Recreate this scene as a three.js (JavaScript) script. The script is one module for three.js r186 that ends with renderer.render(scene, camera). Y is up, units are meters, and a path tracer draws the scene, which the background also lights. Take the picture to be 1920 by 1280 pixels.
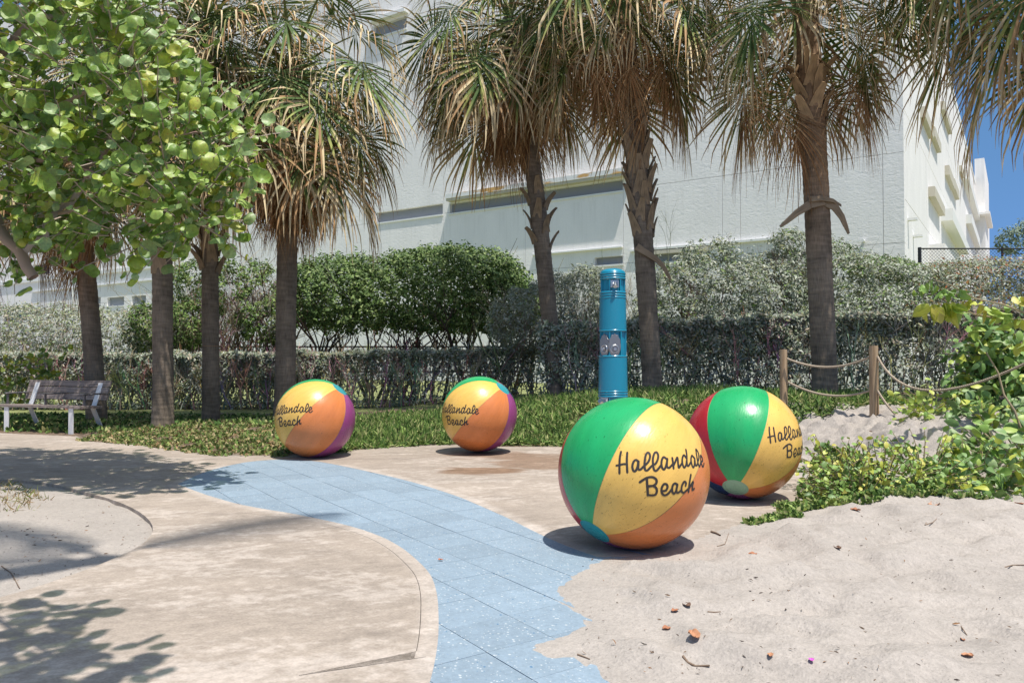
import * as THREE from 'three';
import { mergeGeometries } from 'three/addons/utils/BufferGeometryUtils.js';

// ---------------------------------------------------------------- camera, sky, sun, exposure
const FOCAL = 1430, HORIZON = 672, EYE = 1.25, PITCH = Math.atan((HORIZON - 640) / FOCAL);   // a 1920 x 1280 view
const scene = new THREE.Scene();
const camera = new THREE.PerspectiveCamera(2 * Math.atan(640 / FOCAL) * 180 / Math.PI, 1.5, 0.05, 1500);
camera.position.set(0, EYE, 0);
camera.rotation.set(PITCH, 0, 0);
const renderer = new THREE.WebGLRenderer({ antialias: true });
renderer.setSize(1024, 682);
renderer.toneMapping = THREE.LinearToneMapping;
renderer.toneMappingExposure = 1.14;
renderer.shadowMap.enabled = true;

const SUN = new THREE.Vector3(0.17, 0.945, 0.28).normalize();
const sun = new THREE.DirectionalLight(new THREE.Color(1, 0.95, 0.86), 4.9);
sun.position.copy(SUN).multiplyScalar(80);
sun.castShadow = true; sun.shadow.radius = 1;
Object.assign(sun.shadow.camera, { left: -40, right: 40, top: 40, bottom: -40, near: 1, far: 200 });
sun.shadow.mapSize.set(4096, 4096);
scene.add(sun, sun.target);

function skyTexture() {                                   // clear blue sky, paler towards the horizon and round the sun
  const W = 512, H = 256, data = new Float32Array(W * H * 4), d = new THREE.Vector3();
  for (let j = 0; j < H; j++) for (let i = 0; i < W; i++) {
    const el = ((j + 0.5) / H - 0.5) * Math.PI, az = ((i + 0.5) / W - 0.5) * 2 * Math.PI;
    d.set(Math.cos(el) * Math.cos(az), Math.sin(el), Math.cos(el) * Math.sin(az));
    const up = Math.max(d.y, 0), t = Math.pow(1 - up, 3.2);
    const c = Math.max(d.dot(SUN), 0), glow = 0.9 * Math.pow(c, 22) + 0.46 * Math.pow(c, 3.0);
    let r = 0.10 + 0.07 * t * t + 0.01 * t + glow * 0.95, g = 0.20 + 0.145 * t + glow * 0.94, b = 0.375 + 0.35 * t + glow * 0.91;
    if (d.y < 0) { r = 0.32; g = 0.31; b = 0.29; }
    const k = (j * W + i) * 4; data[k] = r; data[k + 1] = g; data[k + 2] = b; data[k + 3] = 1;
  }
  const tx = new THREE.DataTexture(data, W, H, THREE.RGBAFormat, THREE.FloatType);
  tx.mapping = THREE.EquirectangularReflectionMapping; tx.magFilter = THREE.LinearFilter; tx.needsUpdate = true;
  return tx;
}
const skyTx = skyTexture();
scene.background = skyTx; scene.environment = skyTx;
scene.backgroundIntensity = 1; scene.environmentIntensity = 1;

// ---------------------------------------------------------------- helpers
const V = (x, y, z) => new THREE.Vector3(x, y, z);
function rng(seed) { let a = seed >>> 0; return () => { a = (a + 0x6D2B79F5) >>> 0; let t = Math.imul(a ^ (a >>> 15), 1 | a); t = (t + Math.imul(t ^ (t >>> 7), 61 | t)) ^ t; return ((t ^ (t >>> 14)) >>> 0) / 4294967296; }; }
const lerp = (a, b, t) => a + (b - a) * t, clamp = (x, a, b) => Math.min(b, Math.max(a, x));
const sstep = (a, b, x) => { const t = clamp((x - a) / (b - a), 0, 1); return t * t * (3 - 2 * t); };
const PERM = new Uint8Array(1024); { const r = rng(7), p = [...Array(256).keys()]; for (let i = 255; i > 0; i--) { const j = Math.floor(r() * (i + 1)); [p[i], p[j]] = [p[j], p[i]]; } for (let i = 0; i < 1024; i++) PERM[i] = p[i & 255]; }
const GX = new Float32Array(256), GY = new Float32Array(256); for (let i = 0; i < 256; i++) { GX[i] = Math.cos(i * 2.399963); GY[i] = Math.sin(i * 2.399963); }
function noise(x, y) {                                    // gradient noise, about -0.7 .. 0.7
  const xf = Math.floor(x), yf = Math.floor(y), X = xf & 255, Y = yf & 255; x -= xf; y -= yf;
  const u = x * x * x * (x * (x * 6 - 15) + 10), v = y * y * y * (y * (y * 6 - 15) + 10);
  const a = PERM[PERM[X] + Y], b = PERM[PERM[X + 1] + Y], c = PERM[PERM[X] + Y + 1], d = PERM[PERM[X + 1] + Y + 1];
  const n0 = GX[a] * x + GY[a] * y, n1 = GX[b] * (x - 1) + GY[b] * y, n2 = GX[c] * x + GY[c] * (y - 1), n3 = GX[d] * (x - 1) + GY[d] * (y - 1);
  return n0 + u * (n1 - n0) + v * (n2 - n0 + u * (n3 - n2 - n1 + n0));
}
function fbm(x, y, o = 4) { let s = 0, a = 1; for (let i = 0; i < o; i++) { s += a * noise(x, y); x = x * 2.03 + 17.1; y = y * 2.03 + 5.7; a *= 0.5; } return s; }
// a pixel of the 1920 x 1280 view: its ray, the point on the level y, the point at a depth
function ray(px, py) { const y = (640 - py) / FOCAL, c = Math.cos(PITCH), s = Math.sin(PITCH); return V((px - 960) / FOCAL, y * c + s, y * s - c); }
function gp(px, py, y0 = 0) { const v = ray(px, py), t = (y0 - EYE) / v.y; return V(v.x * t, y0, v.z * t); }
function dp(px, py, d) { const v = ray(px, py), t = -d / v.z; return V(v.x * t, EYE + v.y * t, -d); }

const names = {};
function numbered(n) { const k = names[n] || 0; names[n] = k + 1; return k ? n + '_' + String(k).padStart(3, '0') : n; }
function tag(o, label, category, group, kind) { o.userData = { label, category }; if (group) o.userData.group = group; if (kind) o.userData.kind = kind; return o; }
function thing(name, label, category, pos = V(0, 0, 0), turn = 0, group) { const o = new THREE.Group(); o.name = numbered(name); o.position.copy(pos); o.rotation.y = turn; scene.add(o); return tag(o, label, category, group); }
function mesh(name, geo, mat, parent) { const m = new THREE.Mesh(geo, mat); m.name = parent ? name : numbered(name); m.castShadow = m.receiveShadow = true; (parent || scene).add(m); return m; }
function struct(name, geo, mat) { const m = mesh(name, geo, mat); m.userData = { kind: 'structure', label: name.replaceAll('_', ' ') }; return m; }
const lin = (r, g, b) => new THREE.Color().setRGB(r, g, b);
const std = (c, o = {}) => new THREE.MeshStandardMaterial({ color: c, roughness: 0.85, ...o });
const toS = new Uint8Array(4097); for (let i = 0; i <= 4096; i++) { const c = i / 4096; toS[i] = Math.round(255 * (c <= 0.0031308 ? 12.92 * c : 1.055 * Math.pow(c, 1 / 2.4) - 0.055)); }
function tex(w, h, fn, color = true, repeat = true) {     // fn(u, v, x, y) -> linear r, g, b
  const data = new Uint8Array(w * h * 4);
  for (let y = 0; y < h; y++) for (let x = 0; x < w; x++) {
    const c = fn(x / w, y / h, x, y), k = (y * w + x) * 4;
    for (let i = 0; i < 3; i++) { const q = clamp(c[i], 0, 1); data[k + i] = color ? toS[Math.round(q * 4096)] : Math.round(q * 255); }
    data[k + 3] = 255;
  }
  const t = new THREE.DataTexture(data, w, h, THREE.RGBAFormat);
  t.magFilter = THREE.LinearFilter; t.minFilter = THREE.LinearMipmapLinearFilter; t.generateMipmaps = true;
  if (repeat) t.wrapS = t.wrapT = THREE.RepeatWrapping;
  if (color) t.colorSpace = THREE.SRGBColorSpace;
  t.needsUpdate = true; return t;
}
function geom(pos, idx, { uv, col } = {}) { const g = new THREE.BufferGeometry(); g.setAttribute('position', new THREE.Float32BufferAttribute(pos, 3)); if (uv) g.setAttribute('uv', new THREE.Float32BufferAttribute(uv, 2)); if (col) g.setAttribute('color', new THREE.Float32BufferAttribute(col, 3)); g.setIndex(idx); g.computeVertexNormals(); return g; }
function box(w, h, d, x = 0, y = 0, z = 0) { const g = new THREE.BoxGeometry(w, h, d); g.translate(x, y, z); return g; }
class Tubes {                                             // tapering limbs and twigs gathered into one buffer
  constructor() { this.p = []; this.i = []; this.c = []; this.uv = []; }
  add(pts, r, sides = 4, col = [1, 1, 1]) {
    const b0 = this.p.length / 3, n = pts.length; let side = V(1, 0, 0); let len = 0;
    for (let k = 0; k < n; k++) {
      const t = pts[Math.min(k + 1, n - 1)].clone().sub(pts[Math.max(k - 1, 0)]).normalize();
      side.addScaledVector(t, -side.dot(t)); if (side.lengthSq() < 1e-4) side.set(t.y, -t.x, 0.3).addScaledVector(t, -t.dot(V(t.y, -t.x, 0.3))); side.normalize();
      const up = t.clone().cross(side); if (k) len += pts[k].distanceTo(pts[k - 1]);
      const rr = Array.isArray(r) ? lerp(r[0], r[1], k / (n - 1)) : r;
      for (let s = 0; s <= sides; s++) { const a = s / sides * Math.PI * 2, q = pts[k].clone().addScaledVector(side, Math.cos(a) * rr).addScaledVector(up, Math.sin(a) * rr); this.p.push(q.x, q.y, q.z); this.c.push(...col); this.uv.push(s / sides * 0.3, len); }
    }
    for (let k = 0; k < n - 1; k++) for (let s = 0; s < sides; s++) { const a = b0 + k * (sides + 1) + s, c = a + sides + 1; this.i.push(a, c, a + 1, a + 1, c, c + 1); }
  }
  geo() { return geom(this.p, this.i, { col: this.c, uv: this.uv }); }
}
function curve(a, b, sag, n, r, wob) { const o = []; for (let k = 0; k <= n; k++) { const t = k / n, p = a.clone().lerp(b, t); p.y += sag * 4 * t * (1 - t); if (wob) { const w = wob * Math.sin(Math.PI * t); p.x += (r() - 0.5) * w; p.y += (r() - 0.5) * w; p.z += (r() - 0.5) * w; } o.push(p); } return o; }

// ---------------------------------------------------------------- ground plan (x, depth)
const plan = (l) => l.map(([x, y]) => { const p = gp(x, y); return [p.x, -p.z]; });
const PLAZA = [...plan([[-500, 800], [0, 812], [140, 818], [155, 827], [250, 834], [350, 848], [420, 855], [520, 855], [600, 851], [640, 848], [700, 838], [830, 832], [900, 838], [970, 838], [1050, 836], [1130, 845], [1200, 850], [1300, 852], [1400, 858], [1470, 870], [1500, 895], [1508, 925], [1480, 948], [1400, 978], [1340, 992], [1290, 1008], [1200, 1040], [1110, 1052], [1088, 1078], [1060, 1102], [1075, 1130], [1094, 1172], [1060, 1195], [1030, 1208], [1086, 1235], [1110, 1290], [1130, 1500]]), [-9, 2.0], [-22, 5]];
const smooth = (P, m, closed = false) => { const c = new THREE.CatmullRomCurve3(P.map(([x, d]) => new THREE.Vector3(x, d, 0)), closed, 'centripetal'), n = P.length * m; return Array.from({ length: closed ? n : n + 1 }, (_, k) => { const p = c.getPoint(k / n); return [p.x, p.y]; }); };
const UPPER = smooth(plan([[333, 908], [365, 892], [410, 877], [470, 865], [530, 861], [580, 863], [650, 875], [705, 887], [760, 900], [815, 916], [862, 932], [905, 950], [950, 970], [1010, 1000], [1060, 1022], [1120, 1044]]), 3), LOWER = smooth(plan([[800, 1300], [814, 1245], [821, 1200], [822, 1150], [818, 1108], [806, 1076], [782, 1050], [752, 1026], [715, 1006], [660, 987], [600, 973], [545, 962], [490, 953], [440, 943], [385, 927]]), 3), TILED = [...UPPER, ...plan([[1250, 1044], [1320, 1130], [1330, 1300], [1300, 1520], [780, 1500]]), ...LOWER];
const ISLAND = smooth(plan([[-900, 1190], [-300, 1170], [0, 1119], [120, 1082], [205, 1050], [262, 1022], [286, 995], [272, 968], [225, 942], [150, 920], [85, 905], [0, 898], [-400, 880], [-900, 890]]), 3, true);
function sdPoly(P, x, y) {                                // negative inside
  let d = 1e9, inside = false;
  for (let i = 0, j = P.length - 1; i < P.length; j = i++) {
    const ax = P[i][0], ay = P[i][1], ex = P[j][0] - ax, ey = P[j][1] - ay, wx = x - ax, wy = y - ay, t = clamp((wx * ex + wy * ey) / (ex * ex + ey * ey), 0, 1), bx = wx - ex * t, by = wy - ey * t;
    d = Math.min(d, bx * bx + by * by);
    if ((P[i][1] > y) !== (P[j][1] > y) && x < (P[j][0] - ax) * (y - ay) / (P[j][1] - ay) + ax) inside = !inside;
  }
  return (inside ? -1 : 1) * Math.sqrt(d);
}
const steps = (l, x) => { if (x <= l[0][0]) return l[0][1]; for (let i = 1; i < l.length; i++) if (x <= l[i][0]) return lerp(l[i - 1][1], l[i][1], (x - l[i - 1][0]) / (l[i][0] - l[i - 1][0])); return l[l.length - 1][1]; };
const MOUND = [[-9, 0.03], [-5, 0.06], [-3, 0.10], [-1, 0.26], [0.5, 0.42], [2, 0.56], [3.4, 0.6], [5, 0.56], [8, 0.5]], SLOPE = [[-3, 3.2], [0, 2.8], [1.5, 2.2], [3, 1.7], [8, 1.9]];
function groundY(x, d) {
  const out = sdPoly(PLAZA, x, d), isl = -sdPoly(ISLAND, x, d);
  let h = -0.05;
  if (isl > -0.1) return clamp(-0.03 + isl * 0.09, -0.05, 0.05) + 0.014 * fbm(x * 2.6, d * 2.6, 3) + (isl > 0.15 ? 0.006 * noise(x * 9, d * 9) : 0);
  const rag = d < 5.3 ? 0.05 + 0.17 * fbm(x * 1.9 + 3, d * 2.6, 5) + 0.03 * noise(x * 19, d * 23) : 0.05 * noise(x * 6, d * 6);
  const L = out + rag;
  h = L < 0 ? clamp(-0.002 + L * 0.09, -0.05, 0) : Math.min(-0.002 + L * 0.05 + L * L * 0.1, 0.055) + 0.006 * clamp(L * 6, 0, 1) * noise(x * 14, d * 14);
  const front = 1 - sstep(6.3, 7.2, d);
  if (L > 0) h += front * sstep(0.1, 0.9, L) * 0.05 + front * sstep(0, 0.5, L) * (0.07 * fbm(x * 1.5 + 9, d * 1.5, 2) + 0.05 * noise(x * 3.3, d * 3.3) + 0.02 * noise(x * 8 + 3, d * 8) - 0.1 * Math.abs(noise(x * 2.3 + 0.5 * noise(x * 3, d * 3), d * 2.9 + 5)) - 0.055 * Math.abs(noise(x * 5.1 + 2, d * 5.9)));
  if (L > 0.1) h = Math.max(h, Math.min(0.003 + (L - 0.1) * 0.05, 0.012) + 0.1 * Math.max(h, -0.02));
  const back = sstep(7.0, 8.3, d) * steps(MOUND, x) * sstep(0, steps(SLOPE, x), L) * (1 - 0.8 * sstep(17, 24, d));
  h += back + (back > 0.02 ? 0.04 * fbm(x * 1.7, d * 1.7, 3) + (x > 2.4 && d < 10.5 ? 0.09 * noise(x * 6, d * 6) + 0.08 * noise(x * 13, d * 13) : 0) : 0);
  return h;
}
const onGround = (px, py) => { let y = 0, p; for (let k = 0; k < 12; k++) { p = gp(px, Math.max(py, HORIZON + 8), y); y = lerp(y, groundY(p.x, -p.z), 0.6); } p.y = groundY(p.x, -p.z); return p; };

// ---------------------------------------------------------------- ground sheets
function grain(S, seed, radii) {                          // seamless grain: white noise smoothed over a few radii
  const r = rng(seed), out = new Float32Array(S * S);
  for (const [R, a] of radii) { let f = new Float32Array(S * S); for (let i = 0; i < f.length; i++) f[i] = r() - 0.5; for (let pass = 0; pass < 2; pass++) for (const st of [1, S]) { const g = new Float32Array(S * S); for (let y = 0; y < S; y++) { let s = 0; for (let k = -R; k <= R; k++) s += st === 1 ? f[y * S + (k + S) % S] : f[((k + S) % S) * S + y]; for (let x = 0; x < S; x++) { const at = st === 1 ? y * S + x : x * S + y; g[at] = s / (2 * R + 1); const a1 = (x + R + 1) % S, a0 = (x - R + S) % S; s += (st === 1 ? f[y * S + a1] - f[y * S + a0] : f[a1 * S + y] - f[a0 * S + y]); } } f = g; } let m = 0; for (const q of f) m += q * q; m = Math.sqrt(m / f.length); for (let i = 0; i < f.length; i++) out[i] += f[i] / m * a; }
  return out;
}
const sandG = grain(1024, 91, [[1, 0.13], [3, 0.12]]), sandBump = tex(1024, 1024, (u, v, x, y) => { const k = 0.5 + sandG[y * 1024 + x]; return [k, k, k]; }, false);
const sandR = rng(881), sandTx = tex(1024, 1024, (u, v, x, y) => {
  const r = sandR(), r2 = sandR();
  let k = 0.9 + 0.2 * (r - 0.5) + 0.25 * sandG[y * 1024 + x] + 0.05 * noise(u * 8, v * 8);
  if (r2 > 0.992) k *= 0.5; else if (r2 < 0.006) k *= 1.15;
  return [0.405 * k, 0.362 * k, 0.328 * k];
});
function sheet(x0, x1, d0, d1, step, fy, fc, uvs) {
  const nx = Math.round((x1 - x0) / step), nd = Math.round((d1 - d0) / step), p = [], c = [], uv = [], id = [];
  for (let j = 0; j <= nd; j++) for (let i = 0; i <= nx; i++) { const x = x0 + (x1 - x0) * i / nx, d = d0 + (d1 - d0) * j / nd, y = fy(x, d); p.push(x, y, -d); if (fc) c.push(...fc(x, d, y)); uv.push(x * uvs, d * uvs); }
  for (let j = 0; j < nd; j++) for (let i = 0; i < nx; i++) { const a = j * (nx + 1) + i, b = a + nx + 1; id.push(a, a + 1, b, a + 1, b + 1, b); }
  return geom(p, id, { uv, col: fc ? c : null });
}
const sandColour = (x, d) => {                            // pale sand; brown leaf mould and turf soil under the plants at the back
  const n = 0.12 * fbm(x * 1.3, d * 1.3, 4);
  const soil = clamp(sstep(8.9, 10.2, d + n * 6 + (x > 2.4 ? -1.6 : x < -6.7 ? -2.2 : 0)), 0, 1) * (sdPoly(PLAZA, x, d) > 0.02 ? 1 : 0), sl = [0.42 + n, 0.33 + n, 0.25 + n], k = 0.98 + n;
  return [lerp(k, sl[0], soil), lerp(k, sl[1], soil), lerp(k, sl[2], soil)];
};
struct('sand', sheet(-10, 9, 1.5, 15.6, 0.042, groundY, sandColour, 0.4), std(lin(1, 1, 1), { map: sandTx, bumpMap: sandBump, bumpScale: 0.004, roughness: 0.97, vertexColors: true }));
const turfR = rng(882), turfTx = tex(512, 512, (u, v, x, y) => { const r = turfR(), k = 0.75 + 0.5 * r + 0.5 * noise(u * 32, v * 32) + 0.4 * noise(u * 8, v * 8); return [0.20 * k, 0.22 * k, 0.08 * k]; });
struct('lawn', sheet(-60, 60, 15.4, 60, 0.8, (x, d) => (d < 26 ? groundY(clamp(x, -9, 9), d) : 0.02) - 0.03, null, 0.5), std(lin(1, 1, 1), { map: turfTx, roughness: 1 }));
{ const g = new THREE.PlaneGeometry(1600, 1600, 8, 8); g.rotateX(-Math.PI / 2); g.translate(0, -0.35, 0); const m = struct('ground', g, std(lin(0.3, 0.27, 0.22), { roughness: 1 })); m.userData.label = 'open ground around the site'; }

// beige concrete: worn, streaked, with a rusty wet stain by the shower post; one texture over the whole plaza
const stainAt = gp(905, 882), stainB = gp(960, 855), stainC = gp(1010, 870);
const CX0 = -11, CW = 15, CD0 = 1.6, CDH = 12;
const conG = grain(1024, 92, [[1, 0.1], [3, 0.1], [9, 0.08]]), concreteBump = tex(1024, 1024, (u, v, x, y) => { const k = 0.5 + conG[y * 1024 + x]; return [k, k, k]; }, false); concreteBump.repeat.set(7, 6);
const conR = rng(883), concreteTx = tex(2048, 2048, (u, v, px, py) => {
  const x = CX0 + u * CW, d = CD0 + v * CDH, r = conR();
  const w = x + 0.25 * noise(x * 1.2, d * 1.2), wear = fbm(w * 0.8, d * 2.4 + 4, 5), pat = fbm(x * 0.45 + 11, d * 0.9, 3), xr = x * 0.87 + d * 0.49, dr = d * 0.87 - x * 0.49, fine = 1.6 * conG[(py & 1023) * 1024 + (px & 1023)] + 0.35 * fbm(xr * 5 + wear * 3, dr * 9 + x, 4) + 0.3 * noise(x * 7 + dr * 3, d * 27 + 0.7 * xr), spk = noise(xr * 63 + 5, dr * 71);
  const str = fbm(xr * 2.2 + 9, dr * 13 + wear, 4); let k = 1.0 + 0.26 * (r - 0.5) + 0.15 * fine + 0.07 * spk + 0.16 * pat + 0.13 * str, rim = 1 - sstep(0.05, 0.13, sdPoly(TILED, x, d) + 0.02 * fine), white = clamp(0.6 * sstep(-0.1, 0.8, wear + 0.75 * fine + 0.22 * str) + (d < 9 && sdPoly(TILED, x, d) < 0.14 ? 0.55 * rim : 0), 0, 1);
  let c = [lerp(0.34, 0.47, white) * k, lerp(0.284, 0.41, white) * k, lerp(0.238, 0.365, white) * k];
  const dk = sstep(0.25, 0.6, fbm(x * 1.1 + 30, d * 3.1, 4)); for (let i = 0; i < 3; i++) c[i] *= 1 - 0.14 * dk;
  const sn = 0.8 * noise(x * 1.6, d * 5) + 0.35 * noise(x * 5, d * 14);
  const s1 = 1 - Math.hypot((x - stainAt.x) / 0.62, (d + stainAt.z) / 0.33), s2 = 1 - Math.hypot((x - stainB.x) / 0.9, (d + stainB.z) / 0.5), s3 = 1 - Math.hypot((x - stainC.x) / 0.7, (d + stainC.z) / 0.55);
  const st = Math.max(sstep(0, 0.4, s1 + sn * 0.6), 0.8 * sstep(0, 0.4, s2 + sn * 0.8), 0.8 * sstep(0, 0.4, s3 + sn * 0.8));
  c[0] *= 1 - 0.40 * st; c[1] *= 1 - 0.55 * st; c[2] *= 1 - 0.66 * st;
  return c;
}, true, false);
function slit(a, b, w) { const dx = b[0] - a[0], dy = b[1] - a[1], l = Math.hypot(dx, dy), nx = -dy / l * w, ny = dx / l * w; return [[a[0] + nx, a[1] + ny], [a[0] - nx, a[1] - ny], [b[0] - nx, b[1] - ny], [b[0] + nx, b[1] + ny]]; }
const shapeOf = (P) => new THREE.Shape(P.map(([x, d]) => new THREE.Vector2(x, d)));
{
  const outline = [...PLAZA.slice(0, 20), ...plan([[1540, 890], [1570, 935], [1420, 1010], [1250, 1040]])];   // runs on a little under the sand
  for (let i = UPPER.length - 1; i >= 0; i--) outline.push(TILED[i]);
  for (let i = TILED.length - 1; i >= UPPER.length + 4; i--) outline.push(TILED[i]);
  outline.push([-9, 2.0], [-22, 5]);
  const sh = shapeOf(outline);
  sh.holes.push(new THREE.Path(ISLAND.map(([x, d]) => new THREE.Vector2(x, d))));
  { const rim = LOWER.slice(3, 33), A = [], B = [];     // a trowelled line that follows the inner edge of the tiles
    for (let i = 1; i < rim.length - 1; i++) { const tx = rim[i + 1][0] - rim[i - 1][0], ty = rim[i + 1][1] - rim[i - 1][1], l = Math.hypot(tx, ty); let nx = -ty / l, ny = tx / l; if (sdPoly(TILED, rim[i][0] + nx * 0.05, rim[i][1] + ny * 0.05) < 0) { nx = -nx; ny = -ny; } A.push([rim[i][0] + nx * 0.085, rim[i][1] + ny * 0.085]); B.push([rim[i][0] + nx * 0.088, rim[i][1] + ny * 0.088]); }
    sh.holes.push(new THREE.Path([...A, ...B.reverse()].map(([x, d]) => new THREE.Vector2(x, d)))); }
  for (const [a, b] of [[[295, 918], [326, 910]], [[560, 1266], [798, 1231]]]) sh.holes.push(new THREE.Path(slit(...plan([a, b]), 0.003).map(([x, d]) => new THREE.Vector2(x, d))));
  const g = new THREE.ExtrudeGeometry(sh, { depth: 0.09, bevelEnabled: false });
  const uv = g.attributes.uv, po = g.attributes.position;
  g.rotateX(-Math.PI / 2); g.translate(0, -0.09, 0);
  for (let i = 0; i < po.count; i++) uv.setXY(i, (po.getX(i) - CX0) / CW, (-po.getZ(i) - CD0) / CDH);
  const m = struct('pavement', g, std(lin(1, 1, 1), { map: concreteTx, bumpMap: concreteBump, bumpScale: 0.0025, roughness: 0.92 }));
  m.userData.label = 'beige worn concrete pavement with a rusty wet stain';
}
// blue terrazzo tiles, each its own piece, laid on a grout bed
const terrazzo = (seed, tone) => { const r = rng(seed), spots = [];
  for (let i = 0; i < 700; i++) spots.push([r() * 256, r() * 256, 0.5 + r() * r() * 2.6, r()]);
  const lay = new Float32Array(256 * 256).fill(-1);
  for (const [cx, cy, s, k] of spots) for (let y = Math.floor(cy - s); y <= cy + s; y++) for (let x = Math.floor(cx - s); x <= cx + s; x++) if (Math.hypot(x - cx, (y - cy) * 1.3) <= s) lay[((y + 256) % 256) * 256 + (x + 256) % 256] = k;
  return tex(256, 256, (u, v, x, y) => { const q = lay[y * 256 + x], n = 0.92 + 0.14 * noise(u * 32, v * 32) + 0.1 * noise(u * 8 + seed, v * 8) + 0.16 * (r() - 0.5);
    let c = [0.25 * tone * n, 0.325 * tone * n, 0.40 * tone * n]; if (q >= 0) c = q < 0.66 ? [0.46, 0.50, 0.53] : q < 0.92 ? [0.2, 0.28, 0.38] : [0.04, 0.14, 0.28]; return c; }); };
{
  const bed = new THREE.ExtrudeGeometry(shapeOf(TILED), { depth: 0.05, bevelEnabled: false }); bed.rotateX(-Math.PI / 2); bed.translate(0, -0.057, 0);
  const path = struct('path', bed, std(lin(0.25, 0.30, 0.35), { roughness: 0.95 })); path.userData.label = 'curving path of pale blue speckled tiles';
  const mats = [0.93, 1.0, 1.06, 1.0].map((t, i) => std(lin(1, 1, 1), { map: terrazzo(31 + i, t), roughness: 0.75 }));
  const U = [0.56, -0.8285], N = [0.8285, 0.56], S = 0.336, SU = 0.336, r = rng(5);
  const uAt = (p) => p[0] * U[0] + p[1] * U[1], nAt = (p) => p[0] * N[0] + p[1] * N[1];
  const a = plan([[733, 991]])[0], off = nAt(a), uo = uAt(plan([[985, 1204]])[0]);
  const clipHalf = (P, f) => { const o = []; for (let i = 0; i < P.length; i++) { const p = P[i], q = P[(i + 1) % P.length], fp = f(p), fq = f(q); if (fp >= 0) o.push(p); if ((fp >= 0) !== (fq >= 0)) { const t = fp / (fp - fq); o.push([lerp(p[0], q[0], t), lerp(p[1], q[1], t)]); } } return o; };
  const gap = 0.002;
  for (let i = -14; i < 12; i++) for (let k = -24; k < 12; k++) {
    const n0 = off + i * S + gap, n1 = off + (i + 1) * S - gap, u0 = uo + k * SU + gap * 0.4, u1 = uo + (k + 1) * SU - gap * 0.4;
    let P = TILED; P = clipHalf(P, (p) => nAt(p) - n0); P = clipHalf(P, (p) => n1 - nAt(p)); P = clipHalf(P, (p) => uAt(p) - u0); P = clipHalf(P, (p) => u1 - uAt(p));
    if (P.length < 3) continue;
    let area = 0; for (let j = 0; j < P.length; j++) { const p = P[j], q = P[(j + 1) % P.length]; area += p[0] * q[1] - q[0] * p[1]; }
    if (Math.abs(area) < 0.003) continue;
    const g = new THREE.ExtrudeGeometry(shapeOf(P), { depth: 0.02, bevelEnabled: false }), uv = g.attributes.uv, po = g.attributes.position, ou = r(), ov = r();
    for (let j = 0; j < po.count; j++) uv.setXY(j, (po.getX(j) * U[0] + po.getY(j) * U[1]) * 1.6 + ou, (po.getX(j) * N[0] + po.getY(j) * N[1]) * 1.6 + ov);
    g.rotateX(-Math.PI / 2); g.translate(0, -0.0205 + (r() - 0.5) * 0.002, 0);
    mesh('tile', g, mats[Math.floor(r() * 4)], path);
  }
}

// ---------------------------------------------------------------- white building
// its long front runs back to the left from the near corner, its side wall runs back to the right
const BD = 30, CORNER = dp(1697, 460, BD), BX = V(0.833, 0, 0.553), BN = V(-0.553, 0, 0.833), ROOF = 20.2, HIGH = 34;
const front = (px, py) => { const v = ray(px, py), o = V(0, EYE, 0).sub(V(CORNER.x, 0, CORNER.z)), t = -o.dot(BN) / v.dot(BN), p = v.multiplyScalar(t).add(o); return [p.dot(BX), p.y]; };   // along the front (0 at the corner, negative leftwards), height
const side = (px, py) => { const v = ray(px, py), o = V(0, EYE, 0).sub(V(CORNER.x, 0, CORNER.z)), t = -o.dot(BX) / v.dot(BX), p = v.multiplyScalar(t).add(o); return [p.dot(BN), p.y]; };
const stuccoBump = tex(1024, 1024, (u, v) => { const a = fbm(u * 12, v * 20, 4), b = noise(u * 64 + a * 2, v * 80); const k = 0.5 + 0.42 * (1 - Math.abs(a) * 2.2) * 0.6 + 0.22 * b - 0.15; return [k, k, k]; }, false);
const stuccoTx = tex(512, 512, (u, v, x, y) => { const k = 0.97 + 0.05 * fbm(u * 6, v * 2, 3) + 0.04 * noise(u * 64, v * 64); { const rain = 0.035 * sstep(0.1, 0.5, noise(u * 38, v * 1.5) + 0.4 * noise(u * 90, v * 4)); return [(0.88 - rain) * k, (0.855 - rain) * k, (0.835 - rain * 1.1) * k]; } });
const stucco = std(lin(1, 1, 1), { map: stuccoTx, bumpMap: stuccoBump, bumpScale: 0.010, roughness: 0.92 });
const trimWhite = std(lin(0.78, 0.78, 0.76), { roughness: 0.8 }), ochre = std(lin(0.56, 0.52, 0.43), { roughness: 0.9 }), jointGrey = std(lin(0.62, 0.63, 0.65), { roughness: 1 });
const glassDark = std(lin(0.05, 0.06, 0.08), { roughness: 0.12, metalness: 0.1 }), louvre = std(lin(0.30, 0.31, 0.33), { roughness: 0.7 });
const rusty = std(lin(1, 1, 1), { roughness: 0.9, map: tex(256, 64, (u, v) => { const a = sstep(0.05, 0.4, noise(u * 9, v * 0.8) + 0.35 * noise(u * 31, v * 2) + 0.25 * noise(u * 2.2 + 7, 3)); return [lerp(0.74, 0.62, a), lerp(0.745, 0.36, a), lerp(0.74, 0.13, a)]; }) });
const building = thing('white_building', 'tall white stucco building filling the background behind the palms', 'building', V(CORNER.x, 0, CORNER.z), -Math.atan2(0.553, 0.833));
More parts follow.
